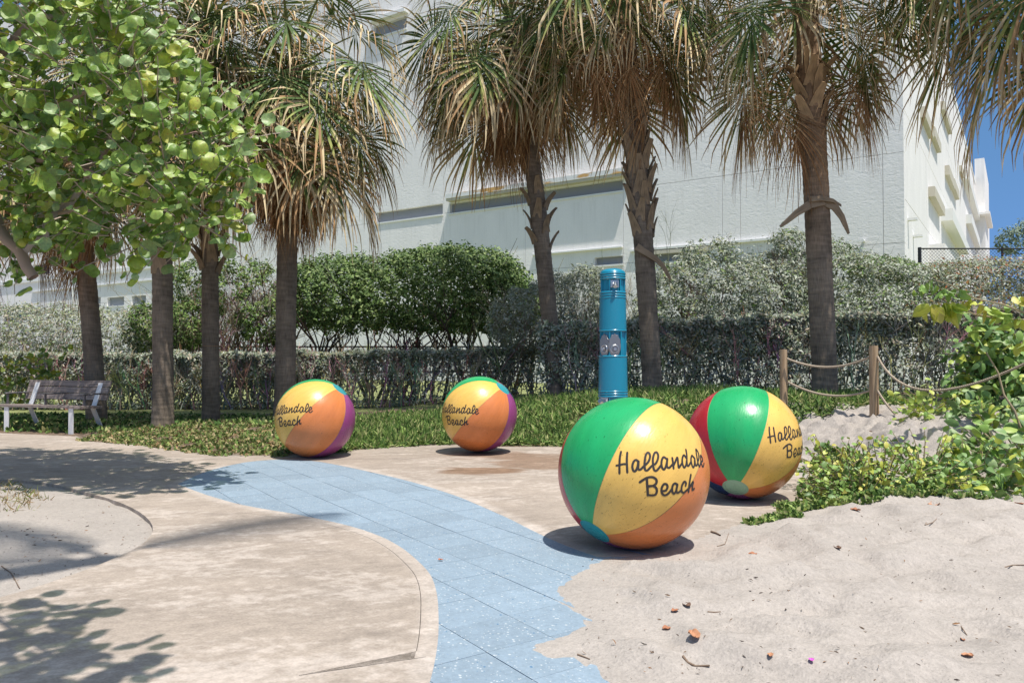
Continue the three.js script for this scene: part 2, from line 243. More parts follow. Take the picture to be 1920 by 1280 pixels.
{
  const B = building, uvM = (g, s = 0.22) => { const p = g.attributes.position, n = g.attributes.normal, u = g.attributes.uv; for (let i = 0; i < p.count; i++) { const ax = Math.abs(n.getX(i)) > 0.5; u.setXY(i, (ax ? p.getZ(i) : p.getX(i)) * s, p.getY(i) * s); } return g; };
  // core behind the wall panels
  mesh('core', mergeGeometries([box(109.6, HIGH - 0.3, 24.2, -54.95, HIGH / 2, -12.7), box(109.7, ROOF - 0.3, 64.6, -54.95, ROOF / 2, -57.2)]), jointGrey, B);
  // openings in the front: [s0, s1, y0, y1]
  const op = (x0, y0, x1, y1) => { const a = front(x0, y0), b = front(x1, y1); return [a[0], b[0], a[1], b[1]]; };
  const wins = [];
  const strip = (x0, x1, yt, yb) => { const a = front(x0, yt), b = front(x0, yb), c = front(x1, yt); wins.push({ s0: a[0], s1: c[0], y0: b[1], y1: a[1], kind: 'strip' }); };
  strip(705, 830, 399, 418); strip(843, 1168, 382, 400);
  strip(1115, 1168, 483, 498); strip(1206, 1320, 478, 494);
  for (const [x0, x1, yt, yb] of [[145, 188, 560, 577], [200, 232, 558, 574], [246, 273, 555, 571]]) strip(x0, x1, yt, yb);
  const pane = (x0, x1, yt, yb) => { const a = front(x0, yt), b = front(x0, yb), c = front(x1, yt); wins.push({ s0: a[0], s1: c[0], y0: b[1], y1: a[1], kind: 'pane' }); };
  pane(4, 50, 580, 604); pane(250, 282, 462, 481); pane(60, 92, 496, 517); strip(700, 762, 50, 72);
  // front wall: panels between the joint lines, with the openings left out of them
  const vj = [1657, 1389, 1355, 1169, 985, 831, 690, 560, 420, 330, 240].map((x) => front(x, 420)[0]), hj = [0, front(1630, 459)[1], front(1500, 310)[1], 15.8, 19.6, 23.4, 27, 30.5, HIGH];
  const cols = [0, ...vj, -66, -88, -110], g2 = 0.008;
  for (let c = 0; c < cols.length - 1; c++) for (let r = 0; r < hj.length - 1; r++) {
    const a = cols[c + 1] + g2, b = cols[c] - (c ? g2 : 0), lo = hj[r] + (r ? g2 : 0), hi = hj[r + 1] - g2;
    let rects = [[a, b, lo, hi]];
    for (const w of wins) { const n = []; for (const [x0, x1, y0, y1] of rects) { if (w.s1 <= x0 || w.s0 >= x1 || w.y1 <= y0 || w.y0 >= y1) { n.push([x0, x1, y0, y1]); continue; } const l = Math.max(x0, w.s0), q = Math.min(x1, w.s1); if (l > x0) n.push([x0, l, y0, y1]); if (q < x1) n.push([q, x1, y0, y1]); if (w.y0 > y0) n.push([l, q, y0, Math.min(w.y0, y1)]); if (w.y1 < y1) n.push([l, q, Math.max(w.y1, y0), y1]); } rects = n; }
    if (!rects.length) continue;
    const gs = rects.filter(([x0, x1, y0, y1]) => x1 - x0 > 0.002 && y1 - y0 > 0.002).map(([x0, x1, y0, y1]) => box(x1 - x0, y1 - y0, 0.3, (x0 + x1) / 2, (y0 + y1) / 2, -0.15));
    mesh('wall_panel', uvM(mergeGeometries(gs)), stucco, B);
  }
  for (const w of wins) {
    const cw = w.s1 - w.s0, cy = (w.y0 + w.y1) / 2, cx = (w.s0 + w.s1) / 2, h = w.y1 - w.y0;
    const f = mesh('window', mergeGeometries([box(cw, h, 0.04, cx, cy, -0.26)]), w.kind === 'pane' ? glassDark : louvre, B);
    if (w.kind === 'pane') mesh('window_frame', mergeGeometries([box(0.07, h, 0.06, cx, cy, -0.21), box(cw, 0.07, 0.05, cx, w.y0 + 0.035, -0.205), box(cw, 0.07, 0.05, cx, w.y1 - 0.035, -0.205)]), trimWhite, f);
    mesh('sill', box(cw + 0.06, 0.09, 0.06, cx, w.y0 - 0.047, 0.032), trimWhite, f);
  }
  // hood over the long strip window: its shadow falls far down the raked wall
  { const a = front(845, 379), b = front(1185, 379), y = a[1]; const hood = mesh('canopy', box(b[0] - a[0], 0.34, 0.42, (a[0] + b[0]) / 2, y + 0.16, 0.213), ochre, B);
    mesh('canopy_edge', box(b[0] - a[0] + 0.03, 0.24, 0.04, (a[0] + b[0]) / 2, y + 0.24, 0.445), rusty, hood); }
  for (const [x0, x1, yt] of [[690, 700, 75], [700, 765, 46]]) { const a = front(x0, yt), b = front(x1, yt); mesh('canopy', box(b[0] - a[0], 0.2, 0.35, (a[0] + b[0]) / 2, a[1] + 0.11, 0.178), trimWhite, B); }
  // ledges and pipes along the foot of the wall
  for (const [x0, x1, y, t, m] of [[1183, 1470, 468, 0.1, trimWhite], [1206, 1330, 475, 0.16, ochre], [1000, 1168, 476, 0.07, trimWhite], [0, 347, 525, 0.3, trimWhite], [60, 340, 543, 0.08, trimWhite]]) {
    const a = front(x0, y), b = front(x1, y), yy = (a[1] + front(x1, y - 0.066 * (x1 - x0))[1]) / 2; mesh('ledge', box(b[0] - a[0], t, 0.14, (a[0] + b[0]) / 2, yy, 0.073), m, B); }
  for (const [x, y] of [[1620, 452], [1462, 449], [1295, 461]]) { const a = front(x, y); const g = new THREE.CylinderGeometry(0.06, 0.06, 0.3, 10); g.rotateX(Math.PI / 2); g.translate(a[0], a[1], 0.13); mesh('scupper', g, trimWhite, B); }
  for (const [x, y0, y1] of [[352, 455, 560], [138, 540, 590]]) { const a = front(x, y0), b = front(x, y1), g = new THREE.CylinderGeometry(0.06, 0.06, a[1] - b[1], 8); g.translate(a[0], (a[1] + b[1]) / 2, 0.09); mesh('downpipe', g, trimWhite, B); }
  for (const [x0, y0, x1, y1] of [[322, 490, 345, 490], [343, 478, 343, 502], [322, 490, 340, 506]]) { const a = front(x0, y0), b = front(x1, y1), t = new Tubes(); t.add([V(a[0], a[1], 0.3), V(b[0], b[1], 0.3)], 0.04, 6); mesh('bracket', t.geo(), ochre, B); }
  // side wall with joints, hooded strip windows and balconies stepping back
  const sj = [0, -9, -25, -37, -52, -70, -90], shj = [0, 3.9, 7.6, 11.2, 14.8, 18.2, ROOF, 23.6, HIGH];
  for (let c = 0; c < sj.length - 1; c++) for (let r = 0; r < (c < 2 ? 8 : 6); r++) { const a = sj[c] - (c ? 0.02 : 0.3), b = sj[c + 1] + 0.02, lo = shj[r] + 0.015, hi = shj[r + 1] - 0.015; mesh('wall_panel', uvM(box(0.3, hi - lo, a - b, -0.15, (lo + hi) / 2, (a + b) / 2)), stucco, B); }
  const sb = (x0, y0, x1, out, h, name, m) => { const a = side(x0, y0), b = side(x1, y0); const w = Math.min(Math.abs(b[0] - a[0]), 30); return mesh(name, box(out, h, w, out / 2 + 0.003, a[1] - h / 2, a[0] - w / 2), m, B); };
  for (const [x0, y0, x1, o, h] of [[1726, 200, 1742, 0.22, 0.5], [1745, 238, 1757, 0.22, 0.5], [1764, 190, 1778, 0.22, 0.5], [1772, 310, 1783, 0.25, 0.6], [1783, 335, 1792, 0.25, 0.6], [1741, 350, 1761, 0.3, 0.5], [1799, 310, 1803, 0.2, 0.5]]) sb(x0, y0, x1, o, h, 'window_hood', ochre);
  for (const [x0, y0, x1, o, h] of [[1765, 392, 1800, 0.6, 0.7], [1805, 320, 1829, 0.45, 0.7], [1812, 402, 1829, 0.45, 0.8]]) sb(x0, y0, x1, o, h, 'balcony', trimWhite);
  for (const [x0, y0, x1, o, h] of [[1743, 458, 1775, 0.7, 1.0], [1828, 398, 1836, 1.4, 0.25], [1828, 298, 1838, 0.9, 13]]) sb(x0, y0, x1, o, h, 'side_block', stucco);
  for (const [x, y] of [[1703, 412], [1713, 443]]) { const a = side(x, y); mesh('wall_lamp', box(0.35, 0.1, 0.25, 0.178, a[1], a[0]), trimWhite, B); }
  mesh('parapet', uvM(mergeGeometries([box(110.4, 0.5, 0.5, -55, HIGH + 0.25, -0.2), box(0.5, 0.5, 24.5, -0.2, HIGH + 0.25, -12.7), box(0.5, 0.5, 64.8, -0.2, ROOF + 0.25, -57.6)])), trimWhite, B);
}

// ---------------------------------------------------------------- fences behind the planting
const blackMetal = std(lin(0.025, 0.027, 0.03), { roughness: 0.5, metalness: 0.3 });
{
  const f = thing('wire_fence', 'black chain link fence with posts above the silvery shrubs at the building corner', 'fence');
  const D = 24, top = dp(1722, 466, D).y, low = top - 1.5, x0 = dp(1722, 466, D).x, x1 = dp(2080, 466, D).x;
  for (const [px, r] of [[1725, 0.055], [1880, 0.035], [2030, 0.035]]) { const g = new THREE.CylinderGeometry(r, r, 4.6, 8); g.translate(dp(px, 466, D).x, top - 2.26, -D); mesh('post', g, blackMetal, f); }
  { const g = new THREE.CylinderGeometry(0.024, 0.024, x1 - x0, 8); g.rotateZ(Math.PI / 2); g.translate((x0 + x1) / 2, top, -D); mesh('rail', g, blackMetal, f); }
  const t = new Tubes(); for (let x = x0 - 1.5; x < x1; x += 0.11) for (const s of [-1, 1]) { const a = V(x, low, -D - 0.03), b = V(x + 1.5, top, -D - 0.03); if (s < 0) { a.y = top; b.y = low; } const cut = (p, q) => { if (p.x < x0) { const k = (x0 - p.x) / (q.x - p.x); p.lerp(q, k); } if (q.x > x1) { const k = (x1 - p.x) / (q.x - p.x); q.copy(p.clone().lerp(q, k)); } }; if (b.x < x0 + 0.02) continue; cut(a, b); t.add([a, b], 0.0045, 3); }
  const w = mesh('wire_mesh', t.geo(), blackMetal, f); w.userData.kind = 'stuff';
  const r = thing('railing', 'low black metal railing glimpsed under the dense green bush', 'railing');
  const RD = 23, ra = dp(300, 650, RD), rb = dp(1000, 650, RD);
  for (const dy of [0, -0.75]) { const g = box(rb.x - ra.x, 0.05, 0.04, (ra.x + rb.x) / 2, ra.y + dy, -RD); mesh('rail', g, blackMetal, r); }
  for (let x = ra.x; x <= rb.x; x += 1.6) mesh('post', box(0.05, 1.7, 0.05, x, ra.y - 0.83, -RD - 0.046), blackMetal, r);
  const bars = []; for (let x = ra.x + 0.12; x < rb.x; x += 0.12) bars.push(box(0.016, 0.75, 0.016, x, ra.y - 0.39, -RD)); const bm = mesh('bars', mergeGeometries(bars), blackMetal, r); bm.userData.kind = 'stuff';
}

// ---------------------------------------------------------------- beach balls
const grime = (seed, n, base) => { const r = rng(seed), S = 512, lay = new Float32Array(S * S);
  for (let i = 0; i < n; i++) { const cx = r() * S, cy = (0.1 + 0.55 * r() * r()) * S, s = 0.7 + r() * r() * 2.2, k = 0.3 + r() * 0.6; for (let y = Math.max(0, Math.floor(cy - s)); y <= Math.min(S - 1, cy + s); y++) for (let x = Math.max(0, Math.floor(cx - s)); x <= Math.min(S - 1, cx + s); x++) if (Math.hypot(x - cx, y - cy) < s) lay[y * S + x] = k; }
  for (let i = 0; i < n / 4; i++) { let x = r() * S, y = r() * S; const a = r() * 6.3, l = 6 + r() * 40, k = r() < 0.5 ? -0.12 : 0.3; for (let q = 0; q < l; q++) { const X = Math.floor(x), Y = Math.floor(y); if (X >= 0 && X < S && Y >= 0 && Y < S) lay[Y * S + X] = k * (0.4 + 0.6 * r()); x += Math.cos(a) + 0.1 * Math.sin(q * 0.2); y += Math.sin(a); } }
  return tex(S, S, (u, v, x, y) => { const q = lay[y * S + x], f = 0.96 + 0.13 * fbm(u * 5, v * 5, 4) + 0.05 * noise(u * 90, v * 90) + 0.03 * (r() - 0.5), k = q > 0 ? 1 - q : 1 - q; const dirt = q > 0 ? q : 0; return [clamp(base * f * k, 0, 1), clamp(base * f * k * (1 - 0.15 * dirt), 0, 1), clamp(base * f * k * (1 - 0.4 * dirt), 0, 1)]; }); };
const grimeA = grime(3, 170, 0.93), grimeB = grime(8, 320, 0.93);
const ballRough = tex(256, 256, (u, v) => { const k = 0.52 + 0.25 * fbm(u * 6, v * 6, 4) + 0.12 * noise(u * 60, v * 60); return [k, k, k]; }, false);
const ballBump = tex(512, 512, (u, v) => { const k = 0.5 + 0.3 * noise(u * 40, v * 40) + 0.3 * noise(u * 9, v * 9); return [k, k, k]; }, false);
const paint = (c, m) => new THREE.MeshPhysicalMaterial({ color: c, map: m, roughness: 0.58, roughnessMap: ballRough, bumpMap: ballBump, bumpScale: 0.0012 });
const R = 0.5;
const LETTERS = [[-316,145,-327,107,-334,57,-340,-4],[-272,135,-279,91,-283,43,-285,-2],[-356,51,-330,54,-305,57,-281,55],[-202,65,-215,79,-229,73,-242,53,-247,27,-242,6,-235,1,-223,10,-210,35,-202,65],[-200,69,-205,37,-208,16,-200,9,-186,16,-169,31,-149,44,-127,67,-114,103,-124,124,-140,113,-156,70,-163,28,-160,5,-149,0,-127,17,-106,33,-85,41,-65,67,-55,99,-63,122,-79,115,-97,77,-102,29,-98,0,-87,-7,-65,9,-44,30],[8,65,-5,77,-16,84,-32,67,-41,37,-39,10,-28,-2,-13,14,0,42,9,69],[10,70,1,38,-1,13,11,7,31,19,49,35],[50,74,49,47,48,0],[51,21,70,47,93,75,93,54,90,27,92,3,107,16,128,34],[173,67,158,88,138,69,129,38,132,13,140,1,158,15,174,50],[192,127,186,89,173,40,172,16,180,10,203,27,219,42],[263,60,241,81,223,61,218,34,223,8,233,-2,247,11,261,48],[266,62,262,36,262,12,276,10,303,39,330,74,331,107,316,126,304,99,297,55,300,17,311,1,333,22,356,35,374,41,379,61,360,79,348,58,344,26,362,-3,393,21],[-207,-75,-172,-56,-144,-47,-111,-49,-89,-69,-93,-92,-115,-106,-144,-106],[-156,-55,-157,-91,-157,-138,-158,-171],[-144,-109,-116,-108,-95,-124,-91,-150,-104,-170,-129,-173,-155,-168],[-46,-149,-23,-146,-9,-123,-17,-104,-34,-101,-50,-118,-56,-143,-48,-170,-33,-180,-12,-175,9,-158,25,-140],[69,-113,53,-103,36,-111,28,-133,31,-162,43,-174,56,-164,67,-134,71,-111],[72,-113,64,-143,68,-167,80,-170,106,-155],[146,-125,149,-107,135,-96,116,-114,108,-141,113,-165,130,-174,157,-159,183,-142],[199,-52,187,-93,180,-132,180,-172],[180,-148,202,-124,223,-104,218,-130,220,-160,240,-152]];   // pen strokes of the writing, tenths of a degree on the ball
function letterGeo() {
  const T = V(0.1311, -0.1065, 0.9856).normalize(), r = V(0.73, 0.6831, -0.0233).normalize(), u = V().crossVectors(T, r).normalize(), pos = [], idx = [];
  for (const L of LETTERS) {
    const P = []; for (let i = 0; i < L.length; i += 2) P.push(V(L[i] / 10, L[i + 1] / 10, 0));
    const cv = new THREE.CatmullRomCurve3(P), n = Math.max(6, P.length * 5), w0 = L[1] < -40 ? 0.86 : 0.76, b = pos.length / 3;
    const at = (a, bb) => { a *= Math.PI / 180; bb *= Math.PI / 180; return T.clone().multiplyScalar(Math.cos(a) * Math.cos(bb)).addScaledVector(r, Math.sin(a) * Math.cos(bb)).addScaledVector(u, Math.sin(bb)).multiplyScalar(R + 0.0014); };
    for (let k = 0; k <= n; k++) { const p = cv.getPoint(k / n), t = cv.getTangent(k / n), w = w0 * (0.86 + 0.18 * Math.abs(t.y)), a = at(p.x - t.y * w, p.y + t.x * w), c = at(p.x + t.y * w, p.y - t.x * w); pos.push(a.x, a.y, a.z, c.x, c.y, c.z); if (k < n) idx.push(b + k * 2, b + k * 2 + 1, b + k * 2 + 2, b + k * 2 + 1, b + k * 2 + 3, b + k * 2 + 2); }
    const t0 = cv.getTangent(0), t1 = cv.getTangent(1);
    for (const [p, t, s] of [[P[0], t0, -1], [P[P.length - 1], t1, 1]]) { const c0 = pos.length / 3, q = at(p.x, p.y); pos.push(q.x, q.y, q.z); for (let k = 0; k <= 6; k++) { const an = -Math.PI / 2 + Math.PI * k / 6, dx = s * t.x * Math.cos(an) - t.y * Math.sin(an), dy = s * t.y * Math.cos(an) + t.x * Math.sin(an), e = at(p.x + dx * w0 * 0.92, p.y + dy * w0 * 0.92); pos.push(e.x, e.y, e.z); if (k) idx.push(c0, c0 + k, c0 + k + 1); } }
  }
  return geom(pos, idx);
}
function lunePatch(lon0, lon1, lat0, lat1, r, nu, nv) { const p = [], uv = [], id = []; for (let j = 0; j <= nv; j++) for (let i = 0; i <= nu; i++) { const a = lerp(lon0, lon1, i / nu), b = lerp(lat0, lat1, j / nv); p.push(r * Math.cos(b) * Math.sin(a), r * Math.sin(b), r * Math.cos(b) * Math.cos(a)); uv.push(i / nu, j / nv); } for (let j = 0; j < nv; j++) for (let i = 0; i < nu; i++) { const a = j * (nu + 1) + i, b = a + nu + 1; id.push(a, a + 1, b, a + 1, b + 1, b); } const g = geom(p, id, { uv }); g.setAttribute('normal', new THREE.Float32BufferAttribute(p.map((q) => q / r), 3)); return g; }
const D2R = Math.PI / 180;
const ball = thing('beach_ball', 'nearest and largest beach ball, green and yellow side facing the camera, beside the sand', 'beach ball', V(0.809, 0.49, -5.117), 0, 'giant painted beach balls on the plaza');
{
  const inner = new THREE.SphereGeometry(R - 0.0022, 64, 40); mesh('shell', inner, paint(lin(0.62, 0.55, 0.28), grimeA), ball);
  const panels = [['red', lin(0.50, 0.022, 0.035), -90, grimeA], ['green', lin(0.02, 0.40, 0.13), -30 - 30, grimeA], ['yellow', lin(0.86, 0.53, 0.13), 0, grimeB], ['orange', lin(0.72, 0.235, 0.075), 60, grimeA], ['purple', lin(0.34, 0.07, 0.24), 120, grimeA], ['blue', lin(0.018, 0.045, 0.14), 180, grimeA]];
  panels[0][2] = -120;
  for (const [n, c, lon, m] of panels) { const p = mesh('panel', lunePatch((lon - 29.75) * D2R, (lon + 29.75) * D2R, -78.5 * D2R, 78.5 * D2R, R, 24, 48), paint(c, m), ball); p.userData.label = n + ' painted panel'; }
  for (const s of [-1, 1]) { const g = new THREE.SphereGeometry(R + 0.0006, 40, 8, 0, Math.PI * 2, 0, 12.6 * D2R); if (s < 0) g.rotateX(Math.PI); mesh('end_cap', g, paint(lin(0.03, 0.33, 0.36), grimeB), ball); }
  mesh('lettering', letterGeo(), std(lin(0.035, 0.027, 0.025), { roughness: 0.5, side: THREE.DoubleSide }), ball);
}
function orient(o, A, Fr) { const a = V(...A).normalize(), x = V().crossVectors(a, V(...Fr)).normalize(), z = V().crossVectors(x, a); o.quaternion.setFromRotationMatrix(new THREE.Matrix4().makeBasis(x, a, z)); }
orient(ball, [0.5705, 0.7103, -0.4124], [0.2317, 0.3425, 0.9105]);
for (const [A, Fr, p, label] of [
  [[0.3216, 0.7276, -0.6059], [0.6302, 0.3132, 0.7105], [2.07, 0.503, -6.846], 'beach ball with red, green and yellow panels half behind the nearest ball by the berm'],
  [[0.6457, 0.7602, 0.0726], [-0.5031, 0.352, 0.7893], [-2.508, 0.487, -9.74], 'beach ball where the blue tiles meet the grass, in front of a palm trunk'],
  [[0.6381, 0.7139, 0.2885], [-0.617, 0.25, 0.7462], [-0.433, 0.512, -10.171], 'beach ball farthest away, alone on concrete by the wet stain and long grass']]) {
  const c = ball.clone(), pale = A[0] < 0.4; c.name = numbered('beach_ball'); scene.add(c); c.position.set(...p); orient(c, A, Fr); c.userData = { ...ball.userData, label };
  if (pale) c.traverse((o) => { if (o.name === 'end_cap') o.material = paint(lin(0.30, 0.50, 0.36), grimeB); });
}

// ---------------------------------------------------------------- teal shower post
{
  const base = gp(1150, 870), D = -base.z, hOf = (y) => dp(1150, y, D).y, t = thing('shower_post', 'teal blue round shower post with silver push buttons behind the nearest ball', 'shower post', V(base.x, 0, base.z));
  const teal = new THREE.MeshPhysicalMaterial({ color: lin(0.006, 0.235, 0.37), roughness: 0.36, bumpMap: tex(512, 512, (u, v) => { const k = 0.5 + 0.5 * noise(u * 90, v * 160) + 0.3 * noise(u * 30, v * 50); return [k, k, k]; }, false), bumpScale: 0.0022, clearcoat: 0.5, clearcoatRoughness: 0.25 });
  const tealSmooth = new THREE.MeshPhysicalMaterial({ color: lin(0.006, 0.235, 0.37), roughness: 0.3, clearcoat: 0.5, clearcoatRoughness: 0.15 });
  const steel = std(lin(0.55, 0.55, 0.56), { metalness: 1, roughness: 0.3 });
  const steelDull = std(lin(0.32, 0.32, 0.33), { metalness: 0.9, roughness: 0.38 });
  const rad = (h) => 0.151 + (2.25 - h) * 0.0155;
  const lat = (pts, seg = 48) => new THREE.LatheGeometry(pts.map(([r, h]) => new THREE.Vector2(r, h)), seg);
  const sect = (name, y0, y1, ins, mat) => { const a = hOf(y1), b = hOf(y0); return mesh(name, lat([[rad(a) - ins, a], [rad((a + b) / 2) - ins, (a + b) / 2], [rad(b) - ins, b]]), mat, t); };
  const bands = (ys) => { for (const [y0, y1] of ys) { const a = hOf(y1), b = hOf(y0), pts = []; for (let k = 0; k <= 8; k++) { const q = Math.PI * k / 8; pts.push([rad(a) - 0.003 + 0.007 * Math.sin(q), lerp(a, b, k / 8)]); } mesh('band', lat(pts), tealSmooth, t); } };
  { const b = hOf(512), top = hOf(503), pts = [[0.001, top]]; for (let k = 1; k <= 10; k++) { const q = k / 10 * Math.PI / 2; pts.push([rad(b) * Math.sin(q), b + (top - b) * Math.cos(q)]); } mesh('dome_cap', lat(pts.reverse()), tealSmooth, t); }
  bands([[512, 516], [516.5, 520.5], [521, 525]]);
  sect('shower_recess', 525, 547, 0.026, tealSmooth);
  bands([[547, 551.5], [552, 556], [556.5, 561]]);
  sect('upper_body', 561, 618, 0, teal);
  bands([[618, 622]]);
  sect('button_recess', 622, 666, 0.024, tealSmooth);
  bands([[666, 670]]);
  sect('lower_body', 670, 731, 0, teal);
  bands([[731, 735], [735.5, 739.5], [740, 744.5]]);
  sect('foot_recess', 744.5, 775, 0.022, tealSmooth);
  bands([[775, 779], [779.5, 784]]);
  { const a = 0, b = hOf(784); mesh('base_body', lat([[rad(a) + 0.012, a], [rad(a) + 0.012, 0.03], [rad(0.03), 0.034], [rad(b), b]]), teal, t); }
  const rib = (y0, y1, az) => { const a = hOf(y1), b = hOf(y0), r = rad((a + b) / 2), g = box(0.014, b - a, 0.03, 0, (a + b) / 2, r - 0.018); g.rotateY(az); mesh('rib', g, tealSmooth, t); };
  for (const az of [-1.35, -0.36, 0.52, 1.35, 2.4, 3.5]) { rib(525, 547, az); rib(622, 666, az); rib(744.5, 775, az); }
  const plate = (az, yc, w, h) => {            // oval push button: scalloped plate, bowl and knob
    const b = new THREE.Group(); b.name = 'push_button'; t.add(b); const y = hOf(yc); b.rotation.y = az; 
    const p = []; for (let k = 0; k < 48; k++) { const a = k / 48 * Math.PI * 2, sc = 1 + (Math.sin(a) > 0.1 ? 0.05 * Math.cos(a * 12) : 0); p.push(new THREE.Vector2(Math.cos(a) * w / 2 * sc, Math.sin(a) * h / 2 * sc)); }
    const g = new THREE.ExtrudeGeometry(new THREE.Shape(p), { depth: 0.008, bevelSize: 0.004, bevelThickness: 0.004, bevelSegments: 2 }); g.translate(0, y, rad(y) - 0.022); mesh('plate', g, steelDull, b);
    const ring = new THREE.TorusGeometry(w * 0.34, 0.009, 8, 28); ring.translate(0, y - h * 0.16, rad(y) - 0.012); mesh('ring', ring, steel, b);
    const kn = new THREE.CylinderGeometry(w * 0.13, w * 0.2, 0.04, 20); kn.rotateX(Math.PI / 2); kn.translate(0, y - h * 0.16, rad(y) - 0.002); mesh('knob', kn, steel, b);
  };
  plate(0.13 - 0.12, 648, 0.135, 0.26); plate(-0.86, 648, 0.135, 0.26);
  { const y = hOf(534), r = rad(y), h = new THREE.Group(); h.name = 'shower_head'; h.rotation.y = 0.13 - 0.1; t.add(h);
    mesh('bracket', mergeGeometries([box(0.1, 0.085, 0.012, 0, y, r - 0.02), box(0.012, 0.07, 0.03, -0.04, y, r - 0.005), box(0.012, 0.07, 0.03, 0.04, y, r - 0.005)]), steel, h);
    const g = new THREE.CylinderGeometry(0.016, 0.026, 0.06, 20); g.rotateX(-0.7); g.translate(0, y - 0.014, r + 0.022); mesh('nozzle', g, steel, h); }
  { const y = hOf(751), f = new THREE.Group(); f.name = 'foot_spout'; f.rotation.y = -0.8; t.add(f); const g = new THREE.CylinderGeometry(0.03, 0.045, 0.09, 20); g.rotateX(Math.PI / 2 - 0.5); g.translate(0, y - 0.01, rad(y) + 0.03); mesh('nozzle', g, steel, f); mesh('plate', box(0.11, 0.09, 0.012, 0, y, rad(y) - 0.014), steel, f); }
}

// ---------------------------------------------------------------- bench
const woodTx = (seed, c0, c1) => tex(512, 128, (u, v, x, y) => { const g = fbm(u * 3 + seed, v * 26, 4) + 0.3 * noise(u * 40, v * 60), k = clamp(0.5 + g, 0, 1); return [lerp(c0[0], c1[0], k), lerp(c0[1], c1[1], k), lerp(c0[2], c1[2], k)]; });
{
  const fl = gp(11, 810), fr = gp(132, 815), ax = fr.clone().sub(fl).normalize(), t = thing('bench', 'weathered slatted bench on white metal frames at the edge of the paving', 'bench', fl.clone().lerp(fr, 0.5), Math.atan2(-ax.z, ax.x));
  const half = fl.distanceTo(fr) / 2, grey = [1, 2, 3].map((s) => std(lin(1, 1, 1), { map: woodTx(s * 7, [0.16, 0.125, 0.11], [0.36, 0.30, 0.275]), roughness: 0.9 }));
  const white = std(lin(0.74, 0.74, 0.75), { roughness: 0.45 }), dark = std(lin(0.16, 0.15, 0.16), { roughness: 0.5, metalness: 0.4 });
  const plankUV = (g, l) => { const p = g.attributes.position, u = g.attributes.uv; for (let i = 0; i < p.count; i++) u.setXY(i, p.getX(i) * 0.5, (p.getY(i) + p.getZ(i)) * 2.2); return g; };
  const L = 1.84, r = rng(3);
  for (let k = 0; k < 4; k++) { const g = plankUV(box(L, 0.038, 0.105, (r() - 0.5) * 0.02, 0.452 - k * 0.006, -0.03 - k * 0.117)); mesh('seat_slat', g, grey[k % 3], t); }
  for (let k = 0; k < 3; k++) { const g = box(L, 0.105, 0.035); plankUV(g); g.rotateX(-0.28); g.translate((r() - 0.5) * 0.02, 0.592 + k * 0.112, -0.528 - k * 0.034); mesh('back_slat', g, grey[(k + 1) % 3], t); }
  const bar = (pts, w, th, name, m) => { const gs = []; for (let k = 0; k < pts.length - 1; k++) { const a = V(0, ...pts[k]), b = V(0, ...pts[k + 1]), l = a.distanceTo(b), g = box(w, l + th * 0.5, th); g.rotateX(Math.atan2(b.z - a.z, b.y - a.y)); g.translate(0, (a.y + b.y) / 2, (a.z + b.z) / 2); gs.push(g); } return (x) => { const g = mergeGeometries(gs).translate(x, 0, 0); return mesh(name, g, m, t); }; };
  for (const x of [-half, half]) {
    bar([[0.012, 0], [0.43, 0]], 0.1, 0.014, 'front_leg', white)(x);
    bar([[0.012, -0.62], [0.40, -0.43], [0.50, -0.47], [0.86, -0.60]], 0.1, 0.014, 'rear_leg', white)(x);
    mesh('foot_bar', box(0.1, 0.014, 0.62, x, 0.007, -0.31), white, t);
    mesh('seat_rail', box(0.098, 0.016, 0.42, x, 0.424, -0.2), white, t);
  }
  for (const x of [-0.86, 0, 0.86]) { const g = new THREE.CapsuleGeometry(0.018, 0.4, 4, 8); g.rotateX(Math.PI / 2); g.scale(1.6, 0.8, 1); g.translate(x, 0.655, -0.30); mesh('armrest', mergeGeometries([g, box(0.02, 0.2, 0.03, x, 0.56, -0.13)].map((q) => q.toNonIndexed())), dark, t); }
}

